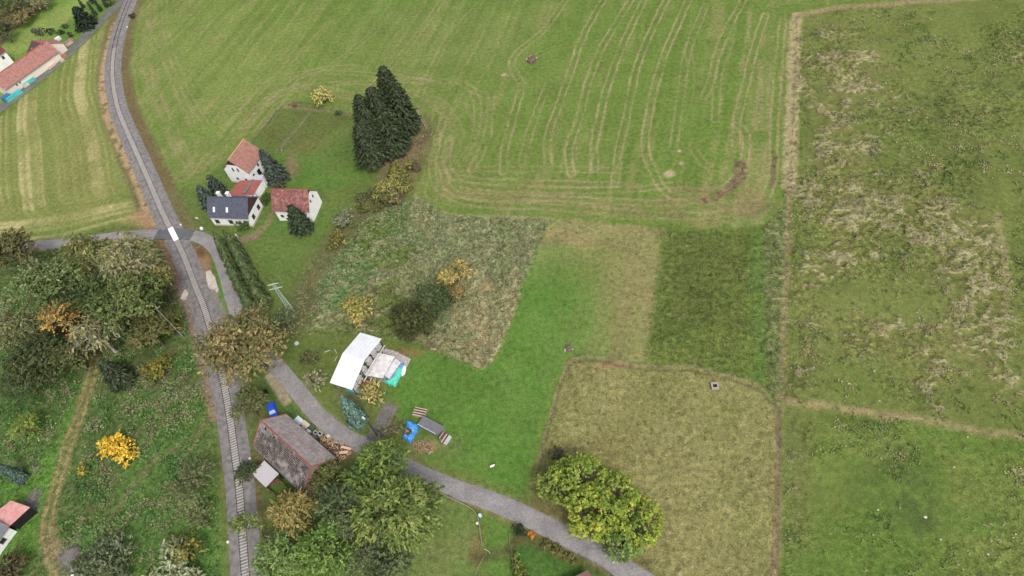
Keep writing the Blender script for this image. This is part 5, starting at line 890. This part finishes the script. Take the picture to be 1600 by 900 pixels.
for px, py, l, a, lb in [(541, 700, 2.2, -.3, 'upper pale plank on the firewood heap'), (537, 707, 1.8, .1, 'lower pale plank on the firewood heap')]:
    x, y = G(px, py, .9); tag(MB().box((x, y), l, .5, .14, a, .9).build('plank', mat('fresh_wood', (224, 186, 152), .85, .1)), lb, 'plank', 'planks on the firewood heap')
GW = mat('greyed_panel', (186, 190, 190), .6, .15, 2); 
for i, (px, py, l, w_, h, lb, m_) in enumerate([(466, 658, 2.0, 1.6, .5, 'white window panel lying nearest the barn corner', mat('pane_white', (214, 222, 226), .4, .08)), (477, 663, 1.8, 1.1, .6, 'cream panel second along the barn wall', mat('cream_panel', (208, 196, 178), .8, .1)), (474, 668, 1.0, .8, .5, 'small cream board in front of the cream panel', mat('cream_panel', (208, 196, 178))), (482, 673, .9, .5, .5, 'small bright white box among the yard junk', mat('box_white', (240, 240, 240))), (493, 676, 1.0, .7, .5, 'grey window frame left of the pair by the firewood', GW), (500, 677.5, 1.0, .8, .5, 'grey window frame right of the pair by the firewood', GW), (488, 667, 1.3, 1.0, .35, 'dark green crate in the middle of the yard junk', mat('dark_crate', (84, 92, 76))), (490, 683, 1.1, .9, .6, 'grey-brown chest against the barn wall', mat('brown_chest', (132, 122, 112))), (513, 681, .7, .6, .5, 'pale sack by the firewood end nearest the road', mat('cream_panel', (208, 196, 178)))]):
    x, y = G(px, py, h); t = thing('yard_pallet' if i < 3 else 'yard_crate', lb, 'panel' if i < 3 else 'crate', (x, y, 0), 'junk along the old barn'); MB().box((x, y), l, w_, h, -.695, -.02, .97).build('body', DARKIN if i in (0, 1, 4, 5) else m_, t); MB().box((x, y), l*1.04, w_*1.04, .06, -.695, h-.018).build('panel', m_, t)
    if i in (4, 5): MB().box((x, y), l*.7, w_*.6, .02, -.695, h+.044).build('glazing', GLASS, t)
# --- long farm top left
E0, E1 = G(6.7, 140, 3.0), G(91, 80, 3.0); R0 = G(46, 81.5, 6.6); a = E1-E0; Ln = np.hypot(*a); e = a/Ln; nrm = np.array([-e[1], e[0]]); hw = (R0-E0)@nrm; ang = math.atan2(e[1], e[0]); c = (E0+E1)/2+nrm*hw
H = House('long_farmhouse', 'long farm building with a faded red roof and cream wall beside the lane', 'farm building', c[0], c[1], ang, Ln, 2*hw, 3.0, 6.6); CREAM = mat('cream_render', (226, 214, 200), .9, .06, .8); H.walls(CREAM); H.roof(RT_FARM, ridge=TERRA)
for q in (-Ln/2+4.3, -Ln/2+5.6): H.window('F', q, 1.6, .5, .6)
W_ = G(65.5, 68, 6.5); u0 = (W_-c)@e; wc = c+e*u0+nrm*(hw*.55+1.2)
H2 = House('cross_wing', 'dark-roofed cross wing standing across the end of the long red-roofed farm building', 'farm building', wc[0], wc[1], ang+PI/2, hw*.9+3.6, 12.5, 3.0, 6.55); H2.walls(CREAM); H2.roof(RT_FARM, m2=RT_DKF, ridge=TERRA); q = H2.w(1.2, 2.6, 0); MB().box(q, .8, .9, 1.2, ang, 4.2).build('dormer', TERRA, H2.rf)
c0 = G(24.5, 98.5); hc_ = c0-e*5.5+nrm*3.8; H = House('farmhouse', 'white house with a dark red roof behind the long farm building', 'house', hc_[0], hc_[1], ang, 11, 7.6, 5.2, 8.8); H.walls(WHITEW); H.roof(tile_mat('dark_red_tiles', (128, 62, 62), (116, 56, 56), (96, 46, 46)), ridge=TERRA)
for q in (3.4, 1.0, -2): H.window('F', q, 3.2, .9, 1.0)
for i, (px, py, l, w_, h, m_, lb, cat) in enumerate([(20, 147, 6, 1.2, 1.2, (88, 190, 190), 'teal sheeted stack at the near end of the farm wall', 'covered stack'), (8, 150, 3, 2, 1.5, (60, 120, 160), 'blue sheeted stack at the corner of the long farm building', 'covered stack'), (44, 126, 4.5, 1, 1, (96, 200, 188), 'turquoise sheeted woodpile along the farm wall', 'covered stack'), (39, 131, 2, 1, .9, (214, 208, 200), 'pale stack in front of the farm wall near its windows', 'stack'), (72, 103, 4, .9, .9, (232, 220, 204), 'first pale board stack by the farm wall, middle', 'stack'), (79, 102, 3, 1, .7, (226, 196, 170), 'second pinkish board stack beside the lane', 'stack'), (98, 86, 2, 1, .9, (190, 120, 100), 'reddish stack at the far end of the farm wall', 'stack'), (89, 59, 2, 1.4, 1.0, (232, 232, 232), 'white box behind the farm gable', 'box'), (104, 67, 5, 1.2, 1.0, (196, 180, 170), 'long pinkish stack beyond the farm gable', 'stack'), (105, 64, 3.6, .8, 1.4, (170, 130, 122), 'dark red stack beyond the farm gable', 'stack'), (96, 93, 1.4, .8, .8, (206, 186, 166), 'small pale stack near the far end of the farm wall', 'stack')]):
    x, y = G(px, py, h); t = thing('farm_stack', lb, cat, (x, y, 0), 'stacks round the long farm building'); MB().box((x, y), l, w_, h, ang+((i % 3)-1)*.06, 0, .93).build('stack', mat('stack%d' % i, m_, .7, .25, 2), t); MB().box((x, y), l*.99, w_*1.05, .05, ang, h+.002).build('cover', mat('stack%d' % i, m_), t)
# --- bottom left house with carport
Z1 = 2.7; P = [(*G(*p, z), z) for p, z in (((-22, 812), 3.3), ((17, 782), 3.3), ((46.5, 792.5), Z1), ((15, 821.5), Z1))]; t = thing('carport', 'carport with a patchy pink-red roof and a shaded open side painted black', 'carport', (*np.mean(P, 0)[:2], 0)); MB().slab(P[::-1], .12).build('roof', mat('pink_sheet', (192, 122, 118), .7, .12, 1.2, (204, 160, 156)), t); c = np.mean(P, 0); Q = [c+(np.array(p)-c)*np.array([.93, .93, 1])-np.array([0, 0, .14]) for p in P]
bl = mat('carport_shade', (26, 24, 26), .9, .1); MB().add([(*Q[i][:2], -.05) for i in range(4)]+Q, [(0, 1, 2, 3), (7, 6, 5, 4), (4, 5, 1, 0), (5, 6, 2, 1), (6, 7, 3, 2), (7, 4, 0, 3)]).build('wall', bl, t)  # solid black walls stand in for the shade inside the open side
A0, B0 = G(29.5, 829.5), G(-2, 872); e = (B0-A0)/np.hypot(*(B0-A0)); n2 = np.array([e[1], -e[0]]); n2 = n2 if n2[0] < 0 else -n2; c = A0+e*5+n2*3.6; H = House('cottage', 'white cottage with a grey felt roof adjoining the pink-roofed carport', 'house', c[0], c[1], math.atan2(e[1], e[0]), 10, 7.2, 3.0, 4.9); H.walls(WHITEW); H.roof(GREYR)
sd_ = 'F' if (np.array(H.w(0, -1, 0)[:2])-np.array(H.w(0, 0, 0)[:2]))@n2 < 0 else 'B'
for q in (-2.4, 1.6): H.window(sd_, q, 1.1, 1.1, 1.0)
# --- bottom house corner
K0 = G(918.6, 890.3, 3.6); e1 = G(899, 900, 3.6)-K0; e1 /= np.hypot(*e1); e2 = np.array([e1[1], -e1[0]]); e2 = e2 if e2[1] < 0 else -e2; c = K0+e1*3.5+e2*3.0; H = House('cottage', 'pink-tiled roof corner of a cottage cut by the bottom edge', 'house', c[0], c[1], math.atan2(e1[1], e1[0]), 7, 6, 2.6, 3.9); H.walls(CREAM); H.roof(RT_SALM); H.door('F', 0)

# ------------------------------------------------------------------ street and field objects
# lattice pylon
x0, y0 = G(458, 490); t = thing('lattice_pylon', 'pale green steel lattice pylon with short cross arms on the meadow', 'pylon', (x0, y0, 0)); hP = 11.5; STG = mat('pylon_steel', (168, 188, 172), .6, .1, 2); an = .5
def cr(i, z): r = .62-.4*z/hP; a_ = an+PI/4+i*PI/2; return np.array([x0+math.cos(a_)*r*1.41, y0+math.sin(a_)*r*1.41, z])
for i in range(4): MB().tube([cr(i, -.1), cr(i, hP)], [.06, .05], 4).build('leg', STG, t)
mb = MB(); zs = np.linspace(.2, hP, 15)
for a_, b_ in zip(zs[:-1], zs[1:]):
    for i in range(4):
        mb.tube([cr(i, a_), cr((i+1) % 4, b_)], [.03, .03], 3); mb.tube([cr(i, b_), cr((i+1) % 4, b_)], [.03, .03], 3)
mb.build('bracing', STG, t); INS = mat('insulator', (92, 80, 74), .3)
for z, l, ox in ((hP-.1, 1.3, .0), (hP-1.6, 1.6, .3)):
    mb = MB(); d = np.array([math.cos(.2), math.sin(.2), 0]); o3 = np.array([x0, y0, z])
    for k_ in (-.12, .12): mb.tube([o3-d*l+(0, 0, k_*.3), o3+(0, 0, k_), o3+d*l+(0, 0, k_*.3)], [.06, .08, .06], 4)
    ar = mb.build('cross_arm', STG, t); sa_ = sub(t, ar)
    for s_ in (-1, 1): MB().lathe(o3+d*l*s_*.95+(0, 0, .1), [(.03, 0), (.11, .05), (.05, .12), (.11, .2), (.05, .3), (.02, .35)], 8).build('insulator', INS, sa_)
def pole(lb, px, py, h, arms, m_, seed, band=None, strut=None, lamp=None, name='utility_pole'):
    x, y = G(px, py); t = thing(name, lb, 'utility pole' if name == 'utility_pole' else 'street lamp', (x, y, 0)); MB().tube([(x, y, -.2), (x, y, h)], [.19 if h > 5 else .07, .11 if h > 5 else .05], 8).build('mast', m_, t)
    if arms:
        a = arms; d = np.array([math.cos(a), math.sin(a), 0]); q = np.array([x, y, h-.3]); ar = MB().tube([q-d*.9, q+d*.9], [.06, .06], 4).build('cross_arm', m_, t); sa = sub(t, ar)
        for s_ in (-.8, .8): MB().lathe(q+d*s_+(0, 0, .04), [(.03, 0), (.08, .06), (.04, .14), (.07, .2), (.02, .26)], 8).build('insulator', mat('white_porcelain', (226, 222, 214), .3), sa)
    if strut: sx, sy = G(*strut); MB().tube([(sx, sy, 0), (x, y, h*.75)], [.09, .08], 6).build('strut', m_, t)
    if lamp is not None:
        d = np.array([math.cos(lamp), math.sin(lamp), 0]); q = np.array([x, y, h-.2]); MB().tube([q, q+d*.6+(0, 0, .2), q+d*1.0+(0, 0, .22)], [.04, .035, .03], 5).build('bracket', m_, t); MB().box((q+d*1.25)[:2], .8, .3, .14, lamp, h).build('lamp_head', mat('lamp_white', (230, 226, 220), .4), t)
DKP = mat('tarred_pole', (62, 56, 54), .8, .3, 2, (170, 168, 164)); pole('tall dark pole with pale stripes standing on the green bank beside the railway', 288, 528, 12.3, .5, DKP, 1)
pole('dark braced pole with a white lamp arm beside the gravel drive', 593, 686, 7.8, None, mat('dark_pole', (74, 70, 72), .8), 2, strut=(602, 680), lamp=2.4)
pole('slim garden lamp on a thin post beside the charcoal-roofed house', 322, 356, 3.2, None, mat('thin_post', (140, 128, 112)), 3, lamp=2.6, name='street_lamp'); 
x, y = G(315, 357, .4); tag(MB().lathe((x, y, 0), [(.3, 0), (.42, .15), (.45, .45), (.35, .75), (.1, .82)], 12).build('water_butt', mat('butt_white', (240, 238, 236), .5, .03)), 'round white tub by the road opposite the crossing', 'tub')
# blue car
cc_ = G(425.5, 641, .7); d_ = G(428.5, 652, .7)-G(422, 629, .7); ca = math.atan2(d_[1], d_[0]); t = thing('parked_car', 'blue hatchback parked on the grass behind the old barn', 'car', (*cc_, 0)); BL = mat('car_blue', (44, 84, 200), .25, .06, 2, spec=.6, k=.9)
def cw(u, v, z): return (cc_[0]+math.cos(ca)*u-math.sin(ca)*v, cc_[1]+math.sin(ca)*u+math.cos(ca)*v, z)
def loft(secs, k=None):
    V = []; n = 8
    for u, hwid, z0, z1, tw in secs: V += [cw(u, -hwid, z0), cw(u, -hwid, z0+(z1-z0)*.55), cw(u, -hwid*tw, z1-.04), cw(u, -hwid*tw*.85, z1), cw(u, hwid*tw*.85, z1), cw(u, hwid*tw, z1-.04), cw(u, hwid, z0+(z1-z0)*.55), cw(u, hwid, z0)]
    F = [(i*n+j, i*n+(j+1) % n, (i+1)*n+(j+1) % n, (i+1)*n+j) for i in range(len(secs)-1) for j in range(n)]+[tuple(range(n))[::-1], tuple((len(secs)-1)*n+j for j in range(n))]; return V, [f[::-1] for f in F]
V, F = loft([(-2.05, .7, .35, .75, .95), (-1.95, .82, .25, .92, .95), (-1.1, .86, .22, .96, .95), (.7, .86, .22, .96, .95), (1.5, .85, .24, .86, .93), (1.95, .78, .28, .72, .9), (2.08, .66, .35, .6, .9)]); MB().add(V, F).build('body', BL, t)
V, F = loft([(-1.75, .72, .93, 1.0, .95), (-1.35, .74, .93, 1.42, .82), (-.2, .76, .93, 1.47, .82), (.45, .76, .93, 1.4, .82), (1.15, .74, .9, .97, .95)]); MB().add(V, F).build('cabin', BL, t)
wg = mat('car_glass', (150, 164, 176), .1, .05, 1, spec=.8); dg = mat('car_glass_dark', (30, 34, 44), .1, .05, 1, spec=.8)
def quad(nm, pts, m_): MB().slab([cw(*p) for p in pts], .02).build(nm, m_, t)
quad('windscreen', [(1.06, -.62, 1.03), (1.06, .62, 1.03), (.52, .56, 1.40), (.52, -.56, 1.40)], wg); quad('rear_window', [(-1.42, -.56, 1.4), (-1.42, .56, 1.4), (-1.74, .62, 1.06), (-1.74, -.62, 1.06)], wg)
for s_ in (-1, 1): MB().slab([cw(.85, s_*.765, 1.0), cw(.4, s_*.70, 1.34), (cw(-1.25, s_*.70, 1.34)), cw(-1.5, s_*.765, 1.0)], .015).build('side_window', dg, t)
for u in (-1.3, 1.3):
    for s_ in (-1, 1):
        wh = MB().tube([cw(u, s_*.68, .3), cw(u, s_*.88, .3)], [.3, .3], 14).build('wheel', mat('tyre', (30, 30, 30)), t); MB().tube([cw(u, s_*.87, .3), cw(u, s_*.895, .3)], [.17, .17], 10).build('rim', mat('rim', (180, 180, 184), .3, metal=.6), sub(t, wh))
for s_ in (-1, 1): MB().box(cw(2.02, s_*.58, 0)[:2], .12, .3, .16, ca, .55).build('headlight', mat('headlamp', (230, 230, 236), .2), t); MB().box(cw(-2.04, s_*.62, 0)[:2], .06, .2, .24, ca, .62).build('tail_light', mat('tail_red', (170, 30, 26), .3), t)
x, y = G(416, 613, .5); t = thing('rubbish_bin', 'black wheeled bin on the grass above the blue car', 'bin', (x, y, 0)); BK = mat('bin_black', (34, 38, 38), .5); MB().box((x, y), .6, .62, .95, .4, .05, 1.18).build('body', BK, t); MB().box((x, y), .76, .78, .07, .4, 1.002).build('lid', BK, t)
for s_ in (-.25, .25): MB().tube([(x+s_, y-.36, .1), (x+s_+.08, y-.36, .1)], [.1, .1], 8).build('wheel', BK, t)
# rubble slabs beside the track
CR = mat('broken_concrete', (206, 196, 184), .9, .15, 1.5, (176, 164, 150))
for i, (pts, h, lb) in enumerate([([(321, 424), (329, 422), (332, 428), (336, 432), (340, 448), (334, 452), (326, 450), (322, 436)], .5, 'large pale concrete slab dumped between the track and the road'), ([(336, 453), (342, 450), (341, 455), (338, 457)], .3, 'small pinkish slab fragment below the large one'), ([(281, 466), (287, 454), (290, 452), (294, 458), (290, 466), (285, 468)], .4, 'pale concrete fragment left of the track')]):
    P = [(*G(*p, h), h*(1+.25*((j*7) % 3-1))) for j, p in enumerate(pts)]
    if np.cross(np.array(P[1][:2])-P[0][:2], np.array(P[2][:2])-P[1][:2]) < 0: P = P[::-1]
    tag(MB().slab(P, h+.05).build('concrete_rubble', CR), lb, 'rubble', 'concrete rubble beside the track')
x, y = G(464, 537); tag(MB().lathe((x, y, 0), [(.5, 0), (.5, .25), (.45, .3), (.38, .25), (.36, .1)], 14).build('water_trough', mat('trough', (206, 204, 198), .7)), 'round pale concrete ring in the grass right of the brown tree', 'trough')
for i, (px, py, l, a, lb) in enumerate([(512, 549, 1.3, .3, 'left pale post lying above the white-roofed shed'), (525, 549.5, 1.3, -1.0, 'upper pale post lying beside the white roof'), (525, 561, 1.2, 1.2, 'lower pale post lying beside the white roof')]):
    x, y = G(px, py); tag(MB().tube([(x-math.cos(a)*l/2, y-math.sin(a)*l/2, .12), (x+math.cos(a)*l/2, y+math.sin(a)*l/2, .14)], [.1, .09]).build('fallen_post', mat('pale_post', (196, 188, 172))), lb, 'post', 'pale posts lying near the white-roofed shed')
# white animal
x, y = G(769, 728, .5); t = thing('sheep', 'single white sheep standing on the mown grass near the road', 'sheep', (x, y, 0)); WOOL = mat('white_wool', (246, 244, 240), .95, .06, 6, bump=.05); SK = mat('dark_fleece', (54, 48, 46), .9)
aS = .35; d = np.array([math.cos(aS), math.sin(aS), 0]); sd3 = np.array([-d[1], d[0], 0]); o3 = np.array([x, y, 0])
MB().tube([o3-d*.62+(0, 0, .62), o3-d*.5+(0, 0, .63), o3-d*.15+(0, 0, .64), o3+d*.25+(0, 0, .66), o3+d*.45+(0, 0, .74), o3+d*.62+(0, 0, .88), o3+d*.72+(0, 0, .93)], [.1, .24, .29, .28, .2, .13, .1], 12).build('body', WOOL, t)
MB().tube([o3+d*.68+(0, 0, .95), o3+d*.8+(0, 0, .93), o3+d*.98+(0, 0, .8)], [.09, .11, .05], 8).build('head', SK, t)
for s_ in (-1, 1):
    MB().tube([o3+d*.76+sd3*s_*.08+(0, 0, .99), o3+d*.74+sd3*s_*.22+(0, 0, .95)], [.04, .015], 5).build('ear', SK, t)
    t.o.scale = (.8, .8, .8)
    for u in (-.42, .32): MB().tube([o3+d*u+sd3*s_*.13+(0, 0, .55), o3+d*(u-.03)+sd3*s_*.13+(0, 0, .28), o3+d*u+sd3*s_*.13], [.07, .045, .035], 6).build('leg', SK, t)
# field features
x, y = G(1117, 603, .3); t = thing('concrete_well', 'square pale concrete well head with a dark opening in the pale pasture', 'well', (x, y, 0)); WL = mat('well_concrete', (176, 162, 152), .9, .2, 4)
for u, v, l, w_ in ((0, .55, 1.4, .3), (0, -.55, 1.4, .3), (.55, 0, .3, .798), (-.55, 0, .3, .798)): MB().box((x+u, y+v), l, w_, .55).build('rim', WL, t)
MB().box((x, y), .8, .8, .2).build('opening', mat('well_dark', (44, 38, 36)), t)
def rockpile(lb, px, py, r, seed, main=(176, 158, 148)):
    x, y = G(px, py); t = thing('stone_heap', lb, 'stone heap', (x, y, 0)); rr = np.random.default_rng(seed)
    for i in range(12):
        a, q = rr.uniform(0, 6.28), r*rr.random()**.6 if i else 0; s_ = r*(.75 if i == 0 else rr.uniform(.16, .35)); cx_, cy_ = x+math.cos(a)*q, y+math.sin(a)*q; pr = [(s_*.9, -.05), (s_*rr.uniform(.8, 1.05), s_*.3), (s_*.6, s_*.62), (s_*.15, s_*.75)]; b = MB().lathe((cx_, cy_, 0), pr, 7); b.v = [(p[0]+rr.normal()*s_*.1, p[1]+rr.normal()*s_*.1, p[2]) for p in b.v]; b.build('stone', mat('field_stone' if i % 3 else 'field_stone_dark', main if i % 3 else (110, 92, 82), .95, .2, 3), t)
rockpile('brown and pale stone heap in the upper middle of the large field', 831, 94, 1.9, 1); rockpile('pale stump-like stone heap at the corner above the pale pasture', 888, 543, 1.0, 2, (190, 168, 150)); rockpile('low grey stone heap at the edge of the rough fallow patch', 676, 541, 1.1, 3, (132, 132, 130)); rockpile('small pale stone pile at the garden fence end above the salmon-roofed house', 437, 234, .8, 4, (170, 160, 148))
for i, (px, py, r) in enumerate([(1420, 188, .45), (1554, 90, .35), (1511, 70, .25), (1306, 658, .4), (1366, 580, .35), (1512, 683, .35), (1491, 730, .3), (1446, 808, .6), (1372, 797, .35), (1470, 843, .3), (1544, 866, .35), (1391, 762, .3)]):
    x, y = G(px, py); r *= .48; rr = np.random.default_rng(i); b = MB().lathe((x, y, -.02), [(r*.8, 0), (r, r*.35), (r*.55, r*.7), (r*.1, r*.8)], 7); b.v = [(p[0]+rr.normal()*r*.1, p[1]+rr.normal()*r*.1, p[2]) for p in b.v]
    tag(b.build('field_rock', mat('white_rock', (204, 200, 188), .9, .1, 3)), ['large white rock in the smooth middle of the upper right pasture', 'white rock near the far right of the upper pasture', 'tiny white rock in the upper right pasture, near the top', 'white rock just below the cross path near the fence', 'white rock low in the upper right pasture', 'white rock below the cross path towards the right edge', 'small white rock in the lower right pasture, upper right part', 'largest white rock in the lower right pasture', 'white rock left of the largest in the lower right pasture', 'small white rock below the largest in the lower right pasture', 'white rock nearest the lower right corner', 'small rock in the dark weedy patch of the lower right pasture'][i], 'rock', 'white rocks in the right-hand pastures')
# fences
def fence(nm, lb, cat, path, sp, h, pm, rails, rm, post_r=.06, lean=.03, rr_=.025):
    P = smooth_path(path, .5) if len(path) > 2 else np.array([path[0]+(path[1]-path[0])*f for f in np.linspace(0, 1, 60)]); dl_ = np.concatenate([[0], np.cumsum(np.linalg.norm(np.diff(P, axis=0), axis=1))]); s_ = np.arange(0, dl_[-1], sp); q = np.column_stack([np.interp(s_, dl_, P[:, 0]), np.interp(s_, dl_, P[:, 1])]); t = thing(nm, lb, cat, (*q[0], 0)); rr = random.Random(3)
    for p in q[:100]: MB().tube([(p[0], p[1], -.2), (p[0]+rr.gauss(0, lean), p[1]+rr.gauss(0, lean), h*rr.uniform(.9, 1.1))], [post_r, post_r*.85], 6).build('post', pm, t)
    for z in rails: MB().tube([(p[0], p[1], z+rr.gauss(0, .03)) for p in q], [rr_]*len(q), 4).build('rail', rm, t)
    return t
GP = mat('grey_post', (128, 116, 104), .9, .2, 4); WIRE = mat('wire', (120, 116, 112), .5)
fence('pasture_fence', 'long post and wire fence up the right-hand pastures', 'fence', W2([(1245, 30), (1242, 110), (1238, 200), (1235, 300), (1231, 400), (1226, 500), (1221, 620), (1218, 720), (1215, 820), (1212, 910)]), 3.6, 1.1, GP, (.5, .85), WIRE, rr_=.012)
fence('pasture_fence', 'post and wire fence along the top of the right-hand pasture', 'fence', W2([(1248, 29), (1300, 18), (1400, 10), (1500, 2), (1600, -8)]), 3.8, 1.1, GP, (.5, .85), WIRE, rr_=.012)
fence('garden_fence', 'low fence round the meadow behind the salmon-roofed house', 'fence', W2([(398, 218), (420, 193), (443, 166), (500, 171), (552, 180)]), 2.2, .9, GP, (.45, .8), mat('grey_rail', (142, 134, 118)), rr_=.03)
fence('garden_fence', 'straight thin fence crossing the meadow behind the salmon-roofed house', 'fence', W2([(438, 231), (484, 179)]), 2.4, .9, GP, (.45, .8), mat('grey_rail', (142, 134, 118)), rr_=.03)
fence('hedge_fence', 'pale boundary fence on the meadow side of the tall hedge', 'fence', W2([(375, 382), (386, 400), (394, 416)]), 1.8, 1.1, mat('pale_post', (196, 188, 172)), (.3, .9), mat('pale_rail', (190, 184, 170)), rr_=.06)
fence('orchard_fence', 'weathered rail fence bending round the garden below the road', 'fence', W2([(676, 765), (694, 775), (716, 785), (736, 795), (747, 808), (751, 835), (757, 870)]), 1.8, .8, GP, (.35, .65), mat('bleached_rail', (168, 152, 136), .9, .2, 3), rr_=.06)
fence('orchard_fence', 'pale wire fence running down to the bottom edge of the garden', 'fence', W2([(757, 871), (748, 886), (741, 905)]), 1.8, .8, GP, (.35, .65), mat('grey_rail', (142, 134, 118)), rr_=.03)
fence('garden_edge_fence', 'low fence beside the yellow-green bushes of the roadside garden', 'fence', W2([(797, 835), (797, 850), (801, 868), (800, 905)]), 1.6, .8, GP, (.4, .7), mat('grey_rail', (142, 134, 118)), rr_=.03)
fence('roadside_fence', 'post fence between the leafy row and the roadside garden at the bottom', 'fence', W2([(905, 868), (935, 884), (965, 905)]), 1.6, .9, GP, (.4, .7), WIRE, rr_=.02)
def logs(lb, pts, r, nm='fallen_log', cat='log', m_=GP):
    tag(MB().tube([(*G(*p), .15+r) for p in pts], [r, r*.9, r*.6][:len(pts)]+[r*.6]*max(0, len(pts)-3), 6).build(nm, m_), lb, cat)
logs('pale pole lying beside the bend of the rail fence', [(757, 858), (764, 862), (767, 866)], .07, m_=mat('pale_post', (196, 188, 172))); logs('long bare pole leaning in the grass right of the spruce clump', [(650, 170), (658, 186), (667, 202)], .09, m_=mat('pale_post', (196, 188, 172))); logs('thin dead branch lying on the grass by the grey wood shed', [(722, 690), (716, 700), (708, 704)], .06)
x, y = G(750, 805, .6); tag(MB().lathe((x, y, 0), [(.28, 0), (.33, .1), (.33, .8), (.28, .9), (.05, .92)], 12).build('barrel', mat('pale_blue_plastic', (196, 222, 234), .4)), 'pale blue barrel at the corner of the rail fence', 'barrel'); x, y = G(745.5, 817, .5); tag(MB().lathe((x, y, 0), [(.2, 0), (.26, .1), (.24, .45), (.05, .5)], 12).build('bucket', mat('bucket_white', (232, 238, 226), .5)), 'white bucket below the pale blue barrel at the rail fence', 'bucket')
# gate by the hedge
ga, gb = G(366, 384), G(372, 372); t = thing('field_gate', 'brown wooden gate with white posts below the charcoal-roofed house', 'gate', (*ga, 0)); mb = MB(); an_ = math.atan2(*(gb-ga)[::-1]); 
for z in (.2, .45, .7, .95): mb.box((ga+gb)/2, np.hypot(*(gb-ga)), .05, .12, an_, z)
mb.build('gate_leaf', mat('gate_brown', (96, 66, 56), .8), t)
for p in (ga, gb): MB().box(p, .25, .25, 1.5).build('gate_post', mat('gate_white', (232, 228, 220)), t)
x, y = G(363, 381, .5); t = thing('white_trailer', 'small white cart parked by the brown gate', 'cart', (x, y, 0)); MB().box((x, y), 1.5, .9, .45, .9, .35, 1.05).build('body', mat('gate_white', (232, 228, 220)), t)
for s_ in (-1, 1): MB().tube([(x-.5*s_*math.sin(.9), y+.5*s_*math.cos(.9), .3), (x-.6*s_*math.sin(.9), y+.6*s_*math.cos(.9), .3)], [.3, .3], 12).build('wheel', mat('tyre', (30, 30, 30)), t)
# gravel heap + bag bottom left
crumple('gravel_heap', 'dark grey gravel heap at the end of the grass track', 'gravel heap', [(95, 868), (108, 856), (122, 850), (128, 862), (118, 878), (104, 888), (95, 880)], .9, GRAV, 85, .15)
crumple('white_sack', 'white plastic bag at the foot of the gravel heap', 'sack', [(108, 894), (112, 887), (117, 890), (116, 898), (110, 902)], .5, mat('white_sack', (236, 236, 236)), 86, .15)
for i, (px, py, lb) in enumerate([(199, 43, 'white marker stone beside the upper railway bend'), (357, 847, 'white stone on the railway verge near the bottom'), (391, 717, 'small white post at the corner of the old barn'), (392, 716, 'x'), (283, 352, 'pinkish block right of the rails above the crossing')]):
    if lb == 'x': continue
    x, y = G(px, py); tag(MB().lathe((x, y, 0), [(.3, 0), (.32, .3), (.15, .5), (.03, .55)], 7).build('marker_stone', mat('marker', (228, 222, 212))), lb, 'stone')
print('objects done', len(bpy.data.objects))
